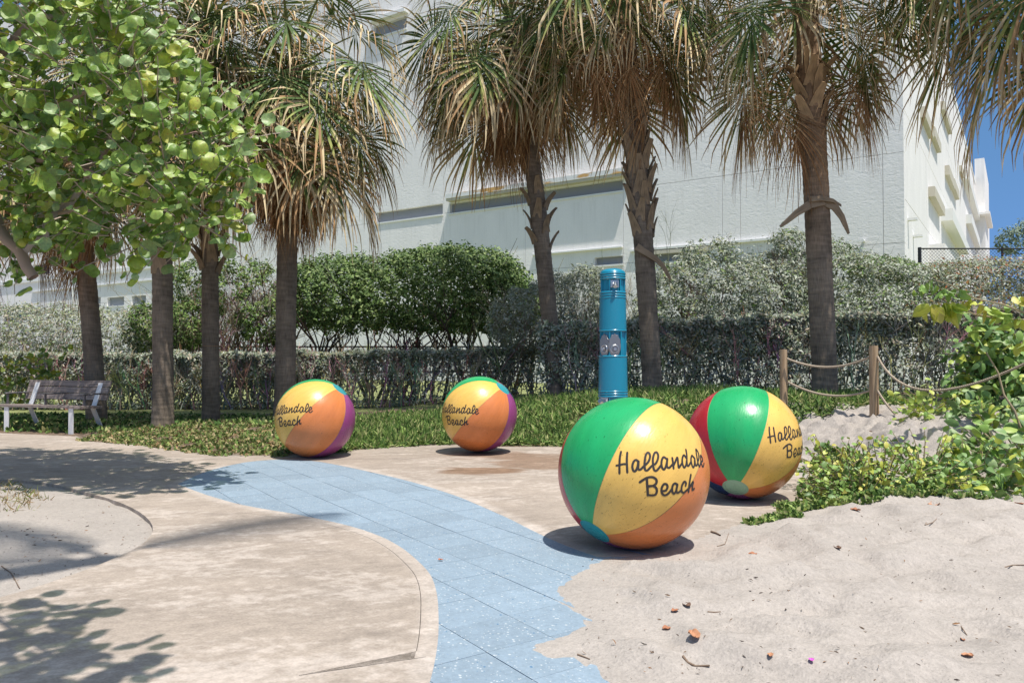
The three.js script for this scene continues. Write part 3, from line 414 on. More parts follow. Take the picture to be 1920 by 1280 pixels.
// ---------------------------------------------------------------- rope fence on the berm
const ropeTx = tex(64, 256, (u, v) => { const k = 0.75 + 0.35 * Math.sin((u * 2 + v * 24) * Math.PI * 2); return [0.52 * k, 0.42 * k, 0.32 * k]; });
{
  const wood = std(lin(1, 1, 1), { map: (() => { const t = tex(128, 512, (u, v) => { const g = fbm(u * 14, v * 2, 4) + 0.3 * noise(u * 50, v * 12), k = clamp(0.5 + g, 0, 1); return [lerp(0.26, 0.5, k), lerp(0.17, 0.36, k), lerp(0.10, 0.235, k)]; }); return t; })(), roughness: 0.9 });
  const mk = (px, py, D, topPy, label, w) => { const b = dp(px, py, D), top = dp(px, topPy, D), t = thing('fence_post', label, 'post', V(b.x, 0, b.z), 0.25, 'wooden posts of the rope fence'), y0 = groundY(b.x, D) - 0.25;
    const g = new THREE.CylinderGeometry(w * 0.5, w * 0.52, top.y - y0, 20, 6); const p = g.attributes.position; for (let i = 0; i < p.count; i++) { const n = 1 + 0.05 * noise(p.getX(i) * 30, p.getY(i) * 3); p.setX(i, p.getX(i) * n); p.setZ(i, p.getZ(i) * n); } g.translate(0, (top.y + y0) / 2, 0); g.computeVertexNormals(); mesh('pole', g, wood, t); return top; };
  const A = mk(1470, 745, 10.4, 655, 'wooden post of the rope fence leaning behind the second ball', 0.1), Bt = mk(1640, 790, 9.5, 648, 'round wooden post standing on the sandy berm crest with two ropes', 0.108), C = dp(2060, 620, 7.3);
  { const b = V(C.x, 0, C.z); mk(2060, 900, 7.3, 590, 'wooden post of the rope fence hidden beyond the yellow green shrub', 0.108); }
  const ropeM = std(lin(1, 1, 1), { map: ropeTx, roughness: 0.95 });
  const rope = (a, m, b, label) => { const cv = new THREE.QuadraticBezierCurve3(a, m.clone().multiplyScalar(2).sub(a.clone().add(b).multiplyScalar(0.5)), b), g = new THREE.TubeGeometry(cv, 48, 0.0145, 8); const u = g.attributes.uv; for (let i = 0; i < u.count; i++) u.setXY(i, u.getY(i), u.getX(i) * 5); const o = mesh('rope', g, ropeM); tag(o, label, 'rope', 'sagging ropes of the post fence'); };
  rope(dp(1476, 672, 10.3), dp(1555, 688, 10.0), dp(1635, 667, 9.5), 'upper rope between the two wooden posts across the palm trunk');
  rope(dp(1478, 716, 10.3), dp(1555, 741, 10.0), dp(1635, 731, 9.5), 'lower rope between the two wooden posts across the palm trunk');
  rope(dp(1646, 668, 9.45), dp(1770, 731, 8.6), dp(2060, 606, 7.3), 'upper rope sagging from the berm post into the yellow green shrub');
  rope(dp(1646, 732, 9.45), dp(1785, 822, 8.6), dp(2060, 735, 7.3), 'lower rope sagging from the berm post into the yellow green shrub');
}

// ---------------------------------------------------------------- palms
const barkTx = tex(512, 1024, (u, v, x, y) => { const ring = noise(u * 4, v * 46) + 0.5 * noise(u * 10, v * 90), fib = noise(u * 120, v * 14) + 0.5 * noise(u * 240, v * 40), pat = fbm(u * 4, v * 5, 3); const k = clamp(0.62 + 0.22 * ring + 0.28 * fib + 0.28 * pat, 0.15, 1.3); return [0.33 * k, 0.26 * k, 0.20 * k]; });
const barkBump = tex(512, 1024, (u, v) => { const k = 0.5 + 0.25 * noise(u * 4, v * 46) + 0.25 * noise(u * 120, v * 14) + 0.15 * noise(u * 240, v * 40); return [k, k, k]; }, false);
const barkM = std(lin(1, 1, 1), { map: barkTx, bumpMap: barkBump, bumpScale: 0.012, roughness: 0.95, vertexColors: true });
const bootTx = tex(128, 512, (u, v) => { const f = noise(u * 40, v * 3) + 0.5 * noise(u * 80, v * 10) + 0.5 * noise(u * 3, v * 4), k = clamp(0.75 + 0.4 * f, 0.2, 1.4); return [0.40 * k, 0.29 * k, 0.19 * k]; });
const bootM = std(lin(1, 1, 1), { map: bootTx, roughness: 0.9 }), bootPale = std(lin(1.3, 1.2, 1.05), { map: bootTx, roughness: 0.9 });
const frondM = new THREE.MeshPhysicalMaterial({ color: lin(1, 1, 1), vertexColors: true, roughness: 0.75, specularIntensity: 0.45, side: THREE.DoubleSide, transmission: 0.16, thickness: 0 });
const deadM = new THREE.MeshPhysicalMaterial({ color: lin(1, 1, 1), vertexColors: true, roughness: 0.85, specularIntensity: 0.3, side: THREE.DoubleSide, transmission: 0.12, thickness: 0 });
function frondGeo(seed, incl, dead) {
  const r = rng(seed), pos = [], col = [], idx = [], Lp = dead ? 0.75 : 0.95, N = dead ? 40 : 44;
  const e = incl * D2R, dir = V(0, Math.sin(e), Math.cos(e)), p = V(0, 0, 0), down = V(0, -1, 0);
  const put = (q, c) => { pos.push(q.x, q.y, q.z); col.push(c[0], c[1], c[2]); return pos.length / 3 - 1; };
  const pc = dead ? [0.23, 0.15, 0.08] : [0.20, 0.22, 0.07], spine = [];
  for (let k = 0; k <= 7; k++) { spine.push([p.clone(), dir.clone()]); p.addScaledVector(dir, Lp / 7); dir.addScaledVector(down, dead ? 0.05 : 0.045 + (75 - incl) * 0.0004).normalize(); }
  let prev = null;
  spine.forEach(([q, d], k) => { const w = lerp(0.028, 0.012, k / 7), n = V(0, d.z, -d.y), a = put(V(q.x - w, q.y, q.z), pc), b = put(q.clone().addScaledVector(n, w * 0.5), pc), c = put(V(q.x + w, q.y, q.z), pc), f = put(q.clone().addScaledVector(n, -w * 0.7), pc); if (prev !== null) for (let s = 0; s < 4; s++) { const t = (s + 1) % 4; idx.push(prev + s, a + s, prev + t, prev + t, a + s, a + t); } prev = a; });
  // the rib runs on through the blade and curls down; leaflets leave it on both sides
  const hub = spine[7][0], costa = [[hub.clone(), spine[7][1].clone()]]; { const q = hub.clone(), d = spine[7][1].clone(); for (let k = 0; k < 5; k++) { q.addScaledVector(d, 0.062); d.addScaledVector(down, dead ? 0.1 : incl > 60 ? 0.12 : incl > 40 ? 0.2 : incl > 10 ? 0.32 : 0.45).normalize(); costa.push([q.clone(), d.clone()]); } }
  const MAX = 128 * D2R, base = 0.85 + 0.15 * r(), tipTan = 0.45 + 0.3 * r();
  for (let i = 0; i < N; i++) {
    const ph = lerp(-MAX, MAX, (i + 0.5) / N) + (r() - 0.5) * 0.03, ci = (1 - Math.abs(ph) / MAX) * 5, ck = Math.min(4, Math.floor(ci)), o = costa[ck][0].clone().lerp(costa[ck + 1][0], ci - ck), f = costa[ck][1].clone().lerp(costa[ck + 1][1], ci - ck).normalize();
    const n = V(0, f.z, -f.y), s = V(1, 0, 0);
    const wv = f.clone().multiplyScalar(-Math.sin(ph)).addScaledVector(s, Math.cos(ph)), d = f.clone().multiplyScalar(Math.cos(ph)).addScaledVector(s, Math.sin(ph)).addScaledVector(n, dead ? -0.25 - 0.2 * r() : 0.02 + 0.22 * r()).addScaledVector(V(r() - 0.5, r() - 0.5, r() - 0.5), 0.16);
    if (dead) d.addScaledVector(down, 0.75).addScaledVector(V(r() - 0.5, 0, r() - 0.5), 0.28); d.normalize();
    const L = (0.66 + 0.26 * Math.cos(ph * 0.7)) * (0.82 + 0.3 * r()) * (dead ? 0.86 : 1), K = 9, split = dead ? 0.16 : 0.36, dth = 2 * MAX / N;
    const brk = r() < (dead ? 0.3 : 0.8) ? 0.32 + 0.42 * r() : 9, g = (dead ? 0.2 : 0.14) + 0.2 * r(), old = clamp((10 - incl) / 45, 0, 1) * 0.2, tn = -0.08 + (brk < 2 ? brk + 0.03 + 0.3 * r() * r() : tipTan + 0.4 * r()) - old, tw = (r() - 0.5) * 0.7;
    const gr = base * (0.75 + 0.5 * r()), green = [0.105 * gr, 0.175 * gr, 0.05 * gr], yel = [0.33 * gr, 0.35 * gr, 0.11 * gr], tb = 0.7 + 0.5 * r(), tan = r() < 0.45 ? [0.44 * tb, 0.27 * tb, 0.135 * tb] : [0.68 * tb, 0.54 * tb, 0.33 * tb];
    const db = 0.55 + 0.75 * r(), da = r() < 0.5 ? [0.32 * db, 0.165 * db, 0.075 * db] : [0.50 * db, 0.315 * db, 0.165 * db];
    let q = o.clone(), p0 = null, fell = false;
    for (let k = 0; k <= K; k++) {
      const t = k / K, w = t < split ? Math.max(0.003, t * L * Math.tan(dth / 2) * 0.97) : Math.max(0.0016, Math.min(0.025, split * L * Math.tan(dth / 2)) * Math.pow(1 - (t - split) / (1 - split), 0.65));
      const a = tw * Math.max(0, t - split), cw = wv.clone().multiplyScalar(Math.cos(a)).addScaledVector(n, Math.sin(a));
      const m = dead ? da : t < tn - 0.16 ? green : t < tn ? yel : tan, shade = dead && t > 0.6 ? 1.15 : 1, cc = [m[0] * shade, m[1] * shade, m[2] * shade];
      const A = put(q.clone().addScaledVector(cw, -w), cc); put(q.clone().addScaledVector(n, -w * 0.55), cc); put(q.clone().addScaledVector(cw, w), cc);
      if (p0 !== null) idx.push(p0, A, p0 + 1, p0 + 1, A, A + 1, p0 + 1, A + 1, p0 + 2, p0 + 2, A + 1, A + 2);
      p0 = A; q.addScaledVector(d, L / K);
      d.addScaledVector(down, g * Math.pow(t, 1.3)); if (t > brk && !fell) { d.addScaledVector(down, 1.7); d.x += (r() - 0.5) * 0.7; d.z += (r() - 0.5) * 0.7; fell = true; } else if (fell) d.addScaledVector(down, 0.25); d.normalize();
    }
  }
  return geom(pos, idx, { col });
}
const INC = [74, 54, 32, 10, -12, -32], DINC = [-42, -64, -82];
const LIVE = INC.map((a, i) => [frondGeo(100 + i, a, false), frondGeo(200 + i, a, false), frondGeo(300 + i, a, false)]), DEAD = DINC.map((a, i) => [frondGeo(400 + i, a, true), frondGeo(500 + i, a, true)]);
function strap(pts, w0, w1, th, nrm) {                    // a curved old leaf base: a tapering, thick, slightly dished strip
  const p = [], id = [], uv = [], n = pts.length, side = V();
  for (let k = 0; k < n; k++) { const t = pts[Math.min(k + 1, n - 1)].clone().sub(pts[Math.max(0, k - 1)]).normalize(); side.crossVectors(t, nrm).normalize(); const up = V().crossVectors(side, t), q = k / (n - 1), w = lerp(w0, w1, q), h = th * (1 - 0.6 * q);
    for (const [a, b] of [[-1, 0.25], [0, -0.35], [1, 0.25], [1, -0.6], [0, -1.3], [-1, -0.6]]) { const c = pts[k].clone().addScaledVector(side, a * w).addScaledVector(up, b * h); p.push(c.x, c.y, c.z); uv.push(a * 0.3 + 0.5, q); } }
  for (let k = 0; k < n - 1; k++) for (let s = 0; s < 6; s++) { const a = k * 6 + s, b = k * 6 + (s + 1) % 6; id.push(a, a + 6, b, b, a + 6, b + 6); }
  const e = (n - 1) * 6; id.push(e, e + 2, e + 1, e, e + 3, e + 2, e, e + 5, e + 3, e + 5, e + 4, e + 3);
  return geom(p, id, { uv });
}
function trunkGeo(len, r0, r1, lean, bulge, seed, red) {  // lean: offset of the top
  const p = [], uv = [], c = [], id = [], NR = Math.ceil(len / 0.045), NS = 26, at = (t) => V(lean.x * (t * 0.6 + 0.4 * t * t), t * len, lean.z * t);
  for (let k = 0; k <= NR; k++) { const t = k / NR, o = at(t), y = t * len; let rr = lerp(r0, r1, Math.pow(t, 0.7)) + bulge * Math.exp(-y * 3.2); rr *= 1 + 0.018 * Math.sin(k * 2.1) + 0.02 * noise(seed, y * 9);
    for (let s = 0; s <= NS; s++) { const a = s / NS * Math.PI * 2, q = rr * (1 + 0.06 * noise(Math.cos(a) * 2 + seed, y * 1.4 + Math.sin(a) * 2) + 0.025 * noise(Math.cos(a) * 7 + seed, y * 12)); p.push(o.x + Math.cos(a) * q, o.y, o.z + Math.sin(a) * q); uv.push(s / NS, y / 2.2); const k2 = clamp(sstep(red, red + 1.6, y + 0.8 * noise(a, y)), 0, 1), n = 1 + 0.25 * noise(seed + 3, y * 0.8); c.push(lerp(1, 1.3, k2) * n, lerp(1, 1.06, k2) * n, lerp(1, 0.85, k2) * n); } }
  for (let k = 0; k < NR; k++) for (let s = 0; s < NS; s++) { const a = k * (NS + 1) + s, b = a + NS + 1; id.push(a, b, a + 1, a + 1, b, b + 1); }
  const g = geom(p, id, { uv, col: c }); g.userData = {}; return [g, at];
}
function palm({ label, px, py, D, tx, ty, r0 = 0.17, r1 = 0.15, bulge = 0.05, live = 30, dead = 14, size = 1, seed, boots = [], extra = [], red = 9, lowest = -40, deadIn = DINC, turn = 0, skip }) {
  const q = dp(px, py, D), gy = Math.min(q.y, groundY(clamp(q.x, -9, 8.5), Math.min(D, 15.4))), top = dp(tx, ty, D), t = thing('sabal_palm', label, 'palm tree', V(q.x, gy - 0.08, q.z), 0, 'sabal palms standing in front of the white building');
  const len = top.y - gy + 0.08, lean = V(top.x - q.x, 0, 0), r = rng(seed), [g, at] = trunkGeo(len, r0, r1, lean, bulge, seed, red);
  mesh('trunk', g, barkM, t);
  const nl = live, c = at(1);
  const add = (geo, az, y, s, m, name, tilt) => { const f = mesh(name, geo, m, t); f.position.set(c.x, c.y - y, c.z); f.rotation.set((r() - 0.5) * tilt * 1.6, az, (r() - 0.5) * tilt * 1.6, 'YXZ'); f.scale.setScalar(s); return f; };
  for (let i = 0; i < nl; i++) { const u = i / (nl - 1), inc = lerp(74, lowest, Math.pow(u, 0.7)) + (r() - 0.5) * 14, k = INC.reduce((b, a, j) => (Math.abs(a - inc) < Math.abs(INC[b] - inc) ? j : b), 0), az = turn + i * 2.39996 + (r() - 0.5) * 0.3; if (skip && skip(az, inc)) { r(); r(); continue; } add(LIVE[k][Math.floor(r() * 3)], az, u * 0.85 - 0.1, size * (0.82 + 0.34 * r()), frondM, 'frond', 0.2); }
  for (let i = 0; i < dead; i++) { const inc = deadIn[Math.floor(r() * deadIn.length)], k = DINC.indexOf(inc), az = turn + 0.7 + i * 2.39996 + (r() - 0.5) * 0.5; add(DEAD[k][i % 2], az, 0.45 + 0.45 * r(), size * (0.85 + 0.3 * r()), deadM, 'dead_frond', 0.25); }
  for (const [az, k, y, s] of extra) if (k > 9) add(LIVE[k - 10][Math.round(Math.abs(y) * 10) % 3], az, y, s, frondM, 'frond', 0.1); else add(DEAD[k][Math.round(Math.abs(y) * 10) % 2], az, y, s, deadM, 'dead_frond', 0.1);
  for (const [y0, y1, n, len2, pale, out] of boots) for (let i = 0; i < n; i++) {   // y0, y1: picture rows between which old leaf bases stay on the trunk
    const h = lerp(dp(px, y0, D).y, dp(px, y1, D).y, (i + 0.5) / n) - gy + 0.08, tt = clamp(h / len, 0, 1), o = at(tt), az = i * 2.39996 + (r() - 0.5) * 0.4, rad = V(Math.cos(az), 0, Math.sin(az)), rr = lerp(r0, r1, Math.pow(tt, 0.7)), sw = V(-Math.sin(az), 0, Math.cos(az)).multiplyScalar((i % 2 ? 1 : -1) * 0.09), L = len2 * (0.8 + 0.4 * r()), pts = [];
    for (let k = 0; k <= 6; k++) { const s = k / 6; pts.push(o.clone().addScaledVector(rad, rr * 0.9 + (0.02 + out * s * s) * (0.7 + 0.5 * r() * 0.2) + 0.05 * s).addScaledVector(sw, s).add(V(0, L * s * (1 - 0.25 * s * out * 3), 0))); }
    mesh('leaf_base', strap(pts, 0.1, 0.045, 0.034, rad), pale ? bootPale : bootM, t);
  }
  return { t, at, len, gy, q, c };
}
const nearRight = palm({ label: 'sabal palm behind the berm post, two old leaf bases drooping from mid trunk', px: 1548, py: 738, D: 12.1, tx: 1508, ty: -10, r0: 0.185, r1: 0.2, bulge: 0.03, live: 36, dead: 3, skip: (a, e) => Math.cos(a) > 0.5 && e < -6, size: 1.28, seed: 11, extra: [[-1.4, 0, 0.85, 1.6], [-1.0, 1, 0.9, 1.4], [-1.8, 0, 0.7, 1.4], [1.45, 0, 0.5, 1.5], [1.2, 1, 0.6, 1.35], [0.25, 15, -0.35, 1.0], [-0.45, 15, -0.3, 1.05], [0.7, 14, -0.15, 1.1], [-0.9, 14, -0.1, 1.1], [-0.1, 14, -0.4, 0.9], [-1.3, 15, 0.1, 1.25], [1.3, 15, 0.1, 1.25]], red: 2.2, lowest: -38, boots: [[240, 140, 20, 0.42, true, 0.2]] });
const mid = palm({ label: 'sabal palm with crisscross leaf bases up its trunk, just right of the teal post', px: 1225, py: 746, D: 13.5, tx: 1160, ty: -50, r0: 0.165, r1: 0.185, bulge: 0.04, live: 46, dead: 16, skip: (a, e) => Math.cos(a) > 0.5 && e < -20, size: 1.42, seed: 23, extra: [[1.3, 0, 1.3, 1.6], [1.0, 1, 1.3, 1.5], [1.6, 1, 1.2, 1.4], [-1.2, 0, 1.0, 1.2], [0.2, 15, 0.3, 1.1], [-0.5, 15, 0.35, 1.15], [0.8, 15, 0.4, 1.2], [-0.1, 14, 0.1, 1.1]], boots: [[450, 190, 48, 0.44, false, 0.085]] });
palm({ label: 'slender sabal palm just left of the teal post with a thick shaggy skirt', px: 1043, py: 746, D: 15.2, tx: 958, ty: 35, r0: 0.165, r1: 0.17, bulge: 0.03, live: 46, dead: 38, size: 1.46, seed: 37, extra: [[-1.6, 14, 0.2, 1.5], [-1.3, 15, 0.3, 1.5], [-1.9, 15, 0.1, 1.5], [-1.5, 0, 0.75, 1.45], [-1.2, 1, 0.9, 1.4], [1.1, 1, 0.9, 1.3], [-1.8, 1, 0.8, 1.4]], boots: [[470, 360, 12, 0.36, false, 0.16]] });
palm({ label: 'sabal palm rising behind the ball on the grass, its crown hung with brown dead fronds', px: 533, py: 790, D: 14, tx: 545, ty: 130, r0: 0.185, r1: 0.178, bulge: 0.04, live: 44, dead: 40, size: 1.45, seed: 41, extra: [[-1.3, 1, 1.05, 1.35], [1.3, 0, 0.95, 1.4], [0.5, 1, 1.2, 1.3], [1.6, 1, 1.15, 1.45], [-1.7, 0, 0.9, 1.3], [-0.4, 1, 1.1, 1.2], [0.1, 0, 0.9, 1.2], [0.9, 1, 1.2, 1.4]], red: 3.2, boots: [[440, 400, 4, 0.3, false, 0.1]] });
palm({ label: 'dark sabal palm trunk with splayed leaf bases on top and a thin wire round it', px: 395, py: 798, D: 13.9, tx: 388, ty: 90, r0: 0.15, r1: 0.145, bulge: 0.03, live: 46, dead: 10, size: 1.35, seed: 53, boots: [[515, 425, 14, 0.4, false, 0.17]] });
const grey2 = palm({ label: 'thick grey trunked sabal palm standing between the bench and the wired palm', px: 305, py: 806, D: 13.1, tx: 300, ty: 150, r0: 0.163, r1: 0.163, bulge: 0.05, live: 34, dead: 5, size: 1.25, seed: 61, deadIn: [-42] });
palm({ label: 'leaning sabal palm behind the bench with brown fronds hanging on both sides', px: 182, py: 795, D: 14.3, tx: 128, ty: 225, r0: 0.172, r1: 0.155, bulge: 0.03, live: 22, dead: 22, size: 1.3, seed: 71, extra: [[-1.2, 1, 1.55, 1.25], [1.2, 1, 1.5, 1.25], [-1.7, 1, 1.4, 1.2], [0.9, 2, 1.4, 1.25], [-0.9, 2, 1.35, 1.2], [1.6, 0, 1.2, 1.2]], red: 2.0 });
palm({ label: 'sabal palm cut off by the upper right corner, only its drooping fronds in view', px: 2110, py: 800, D: 10.5, tx: 2040, ty: -190, r0: 0.18, r1: 0.17, live: 46, dead: 18, size: 1.6, seed: 83 });
palm({ label: 'sabal palm at the left picture edge, only its hanging brown fronds in view', px: -75, py: 800, D: 13.4, tx: -70, ty: 245, r0: 0.18, r1: 0.17, live: 18, dead: 14, size: 1.2, seed: 97, extra: [[1.2, 1, 1.5, 1.25], [1.5, 1, 1.2, 1.2], [0.8, 2, 1.4, 1.2]] });
{ // old leaf bases that droop from the trunk
  const droop = (P, pts, px, D, w, m = bootM) => { const o = P.t.position; mesh('leaf_base', strap(pts.map(([x, y, dz]) => { const q = dp(x, y, D); return V(q.x - o.x, q.y - o.y, q.z - o.z + dz); }), w, 0.02, 0.03, V(0, 0.35, 1).normalize()), m, P.t); };
  droop(nearRight, [[1535, 380, 0.2], [1510, 388, 0.2], [1488, 402, 0.16], [1470, 418, 0.12], [1459, 427, 0.1]], 0, 12.1, 0.085);
  droop(nearRight, [[1540, 382, 0.18], [1556, 392, 0.2], [1570, 410, 0.18], [1580, 428, 0.14], [1587, 440, 0.1]], 0, 12.1, 0.085);
  droop(nearRight, [[1508, 378, 0.2], [1530, 377, 0.23], [1552, 381, 0.22], [1572, 388, 0.12]], 0, 12.1, 0.05);
  droop(mid, [[1190, 465, 0.2], [1205, 475, 0.22], [1225, 487, 0.2], [1240, 500, 0.16], [1250, 516, 0.12], [1256, 526, 0.1]], 0, 13.5, 0.07);
  const wire = new THREE.TorusGeometry(0.153, 0.006, 6, 32); wire.rotateX(Math.PI / 2 + 0.05);
  const c = scene.getObjectByName('sabal_palm_004'), w = mesh('wire', wire, std(lin(0.36, 0.22, 0.12)), c); w.position.set(-0.01, dp(395, 648, 13.9).y - c.position.y, 0);
  for (const [dx, dy] of [[-0.02, 0], [0.03, 0.05]]) mesh('leaf_base', strap([V(dx - 0.02, 2.75 + dy, 0.16), V(dx - 0.03, 3.0, 0.19), V(dx - 0.02, 3.3, 0.21), V(dx, 3.6, 0.2)], 0.12, 0.07, 0.03, V(0, 0, 1)), bootM, grey2.t);
}
// feather palms: one frond of the first shows in the upper right corner; the second stands behind the camera and throws the soft streaks on the paving
{
  let t = thing('coconut_palm', 'feather palm right of the picture, one bluish green frond hanging before the sky', 'palm tree', V(8.6, 0, -12.5));
  const pin = (o, d0, L, seed) => { const r = rng(seed), pos = [], idx = [], col = [], sp = [], p = o.clone(), d = d0.clone().normalize(); const tb = new Tubes(); for (let k = 0; k <= 30; k++) { sp.push([p.clone(), d.clone()]); p.addScaledVector(d, L / 30); d.y -= 0.055; d.normalize(); } tb.add(sp.map((q) => q[0]), [0.02, 0.005], 5, [0.2, 0.22, 0.08]);
    for (let k = 3; k <= 30; k += 0.5) { const [q, dd] = sp[Math.floor(k)], side = V().crossVectors(dd, V(0, 1, 0)).normalize(); for (const s of [-1, 1]) { const l = 0.62 * Math.sin(Math.PI * (0.12 + 0.82 * k / 30)) * (0.85 + 0.3 * r()), dir = side.clone().multiplyScalar(s).addScaledVector(dd, 0.75).add(V(0, -0.28, 0)).normalize(), w = dd.clone().multiplyScalar(0.014); let c = q.clone().addScaledVector(dd, (k % 1) * L / 30), pv = null; for (let m = 0; m <= 4; m++) { const ww = 1 - m / 4.3, b = pos.length / 3; for (const e of [-1, 1]) { const z = c.clone().addScaledVector(w, e * ww); pos.push(z.x, z.y, z.z); col.push(0.05, 0.085, 0.05); } if (pv !== null) idx.push(pv, b, pv + 1, pv + 1, b, b + 1); pv = b; c.addScaledVector(dir, l / 4); dir.y -= 0.16; dir.normalize(); } } }
    const f = mesh('frond', geom(pos, idx, { col }), frondM, t); mesh('midrib', tb.geo(), std(lin(1, 1, 1), { vertexColors: true }), f); f.position.sub(t.position); };
  const from = dp(1905, -60, 12.4);
  pin(from, V(-0.7, 0.15, 0.2), 2.6, 5);
  const [g] = trunkGeo(6.6, 0.16, 0.12, V(0.9, 0, 0), 0.1, 7, 20); g.translate(1.6, 0, 0); mesh('trunk', g, barkM, t);
  for (const [a, e] of [[0.3, 0.5], [1.4, 0.7], [2.4, 0.3], [4.2, 0.6], [5.3, 0.4]]) pin(V(11.1, 6.6, -12.5), V(Math.cos(a), e, Math.sin(a)), 2.4, 20 + a * 3);
  t = thing('coconut_palm', 'tall leaning feather palm behind the viewer whose fronds throw soft streaks on the paving', 'palm tree', V(-4.6, 0, 1.6));
  const crown = gp(210, 1040).addScaledVector(SUN, 9.6), tt = new Tubes(), o = t.position; tt.add([V(0, 0, 0), V(0.9, 3, -0.9), V(1.4, 6.2, -2.6), crown.clone().sub(o)], [0.17, 0.1], 14, [1, 1, 1]); mesh('trunk', tt.geo(), barkM, t);
  const tgt = [gp(580, 958), gp(-150, 975)]; tgt.forEach((g, k) => pin(crown, g.clone().addScaledVector(SUN, 9.9).sub(crown).setY(k ? 0.55 : 0.75), k ? 2.4 : 2.1, 60 + k)); for (const a of [2.6, 3.4]) pin(crown, V(Math.cos(a), 0.6, Math.sin(a)), 2.2, 70 + a * 5);
}

// ---------------------------------------------------------------- leaves and shrubs
function leafGeo(l, w, fold, curl, seg = 2) { const p = [], id = [], uv = []; for (let k = 0; k <= seg; k++) { const t = k / seg, ww = w * Math.sin(Math.PI * (0.08 + 0.88 * t)) ** 0.8, y = t * l, z = -curl * t * t * l; p.push(-ww, y, z + fold * ww, 0, y, z, ww, y, z + fold * ww); uv.push(0, t, 0.5, t, 1, t); } for (let k = 0; k < seg; k++) { const a = k * 3; id.push(a, a + 1, a + 3, a + 1, a + 4, a + 3, a + 1, a + 2, a + 4, a + 2, a + 5, a + 4); } return geom(p, id, { uv }); }
const leafM = new THREE.MeshPhysicalMaterial({ color: lin(1, 1, 1), roughness: 0.6, specularIntensity: 0.6, side: THREE.DoubleSide, transmission: 0.25, thickness: 0 });
const dullM = new THREE.MeshPhysicalMaterial({ color: lin(1, 1, 1), roughness: 0.8, specularIntensity: 0.35, side: THREE.DoubleSide, transmission: 0.2, thickness: 0 });
const small = leafGeo(1, 0.24, 0.3, 0.25), broad = leafGeo(1, 0.34, 0.25, 0.3), blade = leafGeo(1, 0.06, 0.5, 0.7, 3);
function scatter(name, parent, geo, mat, n, fn) {         // fn(i) -> { p, n (direction of the leaf tip), roll, s, c }
  const im = new THREE.InstancedMesh(geo, mat, n), m = new THREE.Matrix4(), q = new THREE.Quaternion(), q2 = new THREE.Quaternion(), Y = V(0, 1, 0), Z = V(0, 0, 1), col = new THREE.Color();
  for (let i = 0; i < n; i++) { const o = fn(i); if (o.f) { q.setFromUnitVectors(Z, o.f.normalize()); q2.setFromAxisAngle(Z, o.roll); } else { q.setFromUnitVectors(Y, o.n.normalize()); q2.setFromAxisAngle(Y, o.roll); } q.multiply(q2); m.compose(o.p, q, o.sv || V(o.s, o.s, o.s)); im.setMatrixAt(i, m); im.setColorAt(i, col.setRGB(...o.c)); }
  im.name = parent ? name : numbered(name); im.castShadow = im.receiveShadow = true; (parent || scene).add(im); im.userData = { kind: 'stuff' }; return im;
}
function twigs(tb, r, o, d, L, rad, depth, col, spread = 0.55) { const pts = [o.clone()], dd = d.clone().normalize(), p = o.clone(), n = 4; for (let k = 0; k < n; k++) { dd.add(V((r() - 0.5) * 0.5, (r() - 0.3) * 0.25, (r() - 0.5) * 0.5)).normalize(); p.addScaledVector(dd, L / n); pts.push(p.clone()); } tb.add(pts, [rad, rad * 0.6], depth > 1 ? 5 : 3, col); if (depth > 0) { const m = 2 + (r() < 0.5 ? 1 : 0); for (let k = 0; k < m; k++) { const q = pts[2 + Math.floor(r() * 3)]; twigs(tb, r, q, dd.clone().add(V((r() - 0.5) * 2 * spread, (r() - 0.2) * spread, (r() - 0.5) * 2 * spread)), L * (0.55 + 0.25 * r()), rad * 0.58, depth - 1, col, spread); } } }
const twigM = std(lin(1, 1, 1), { vertexColors: true, roughness: 0.9 });
const pick = (r, l) => l[Math.floor(r() * l.length)];
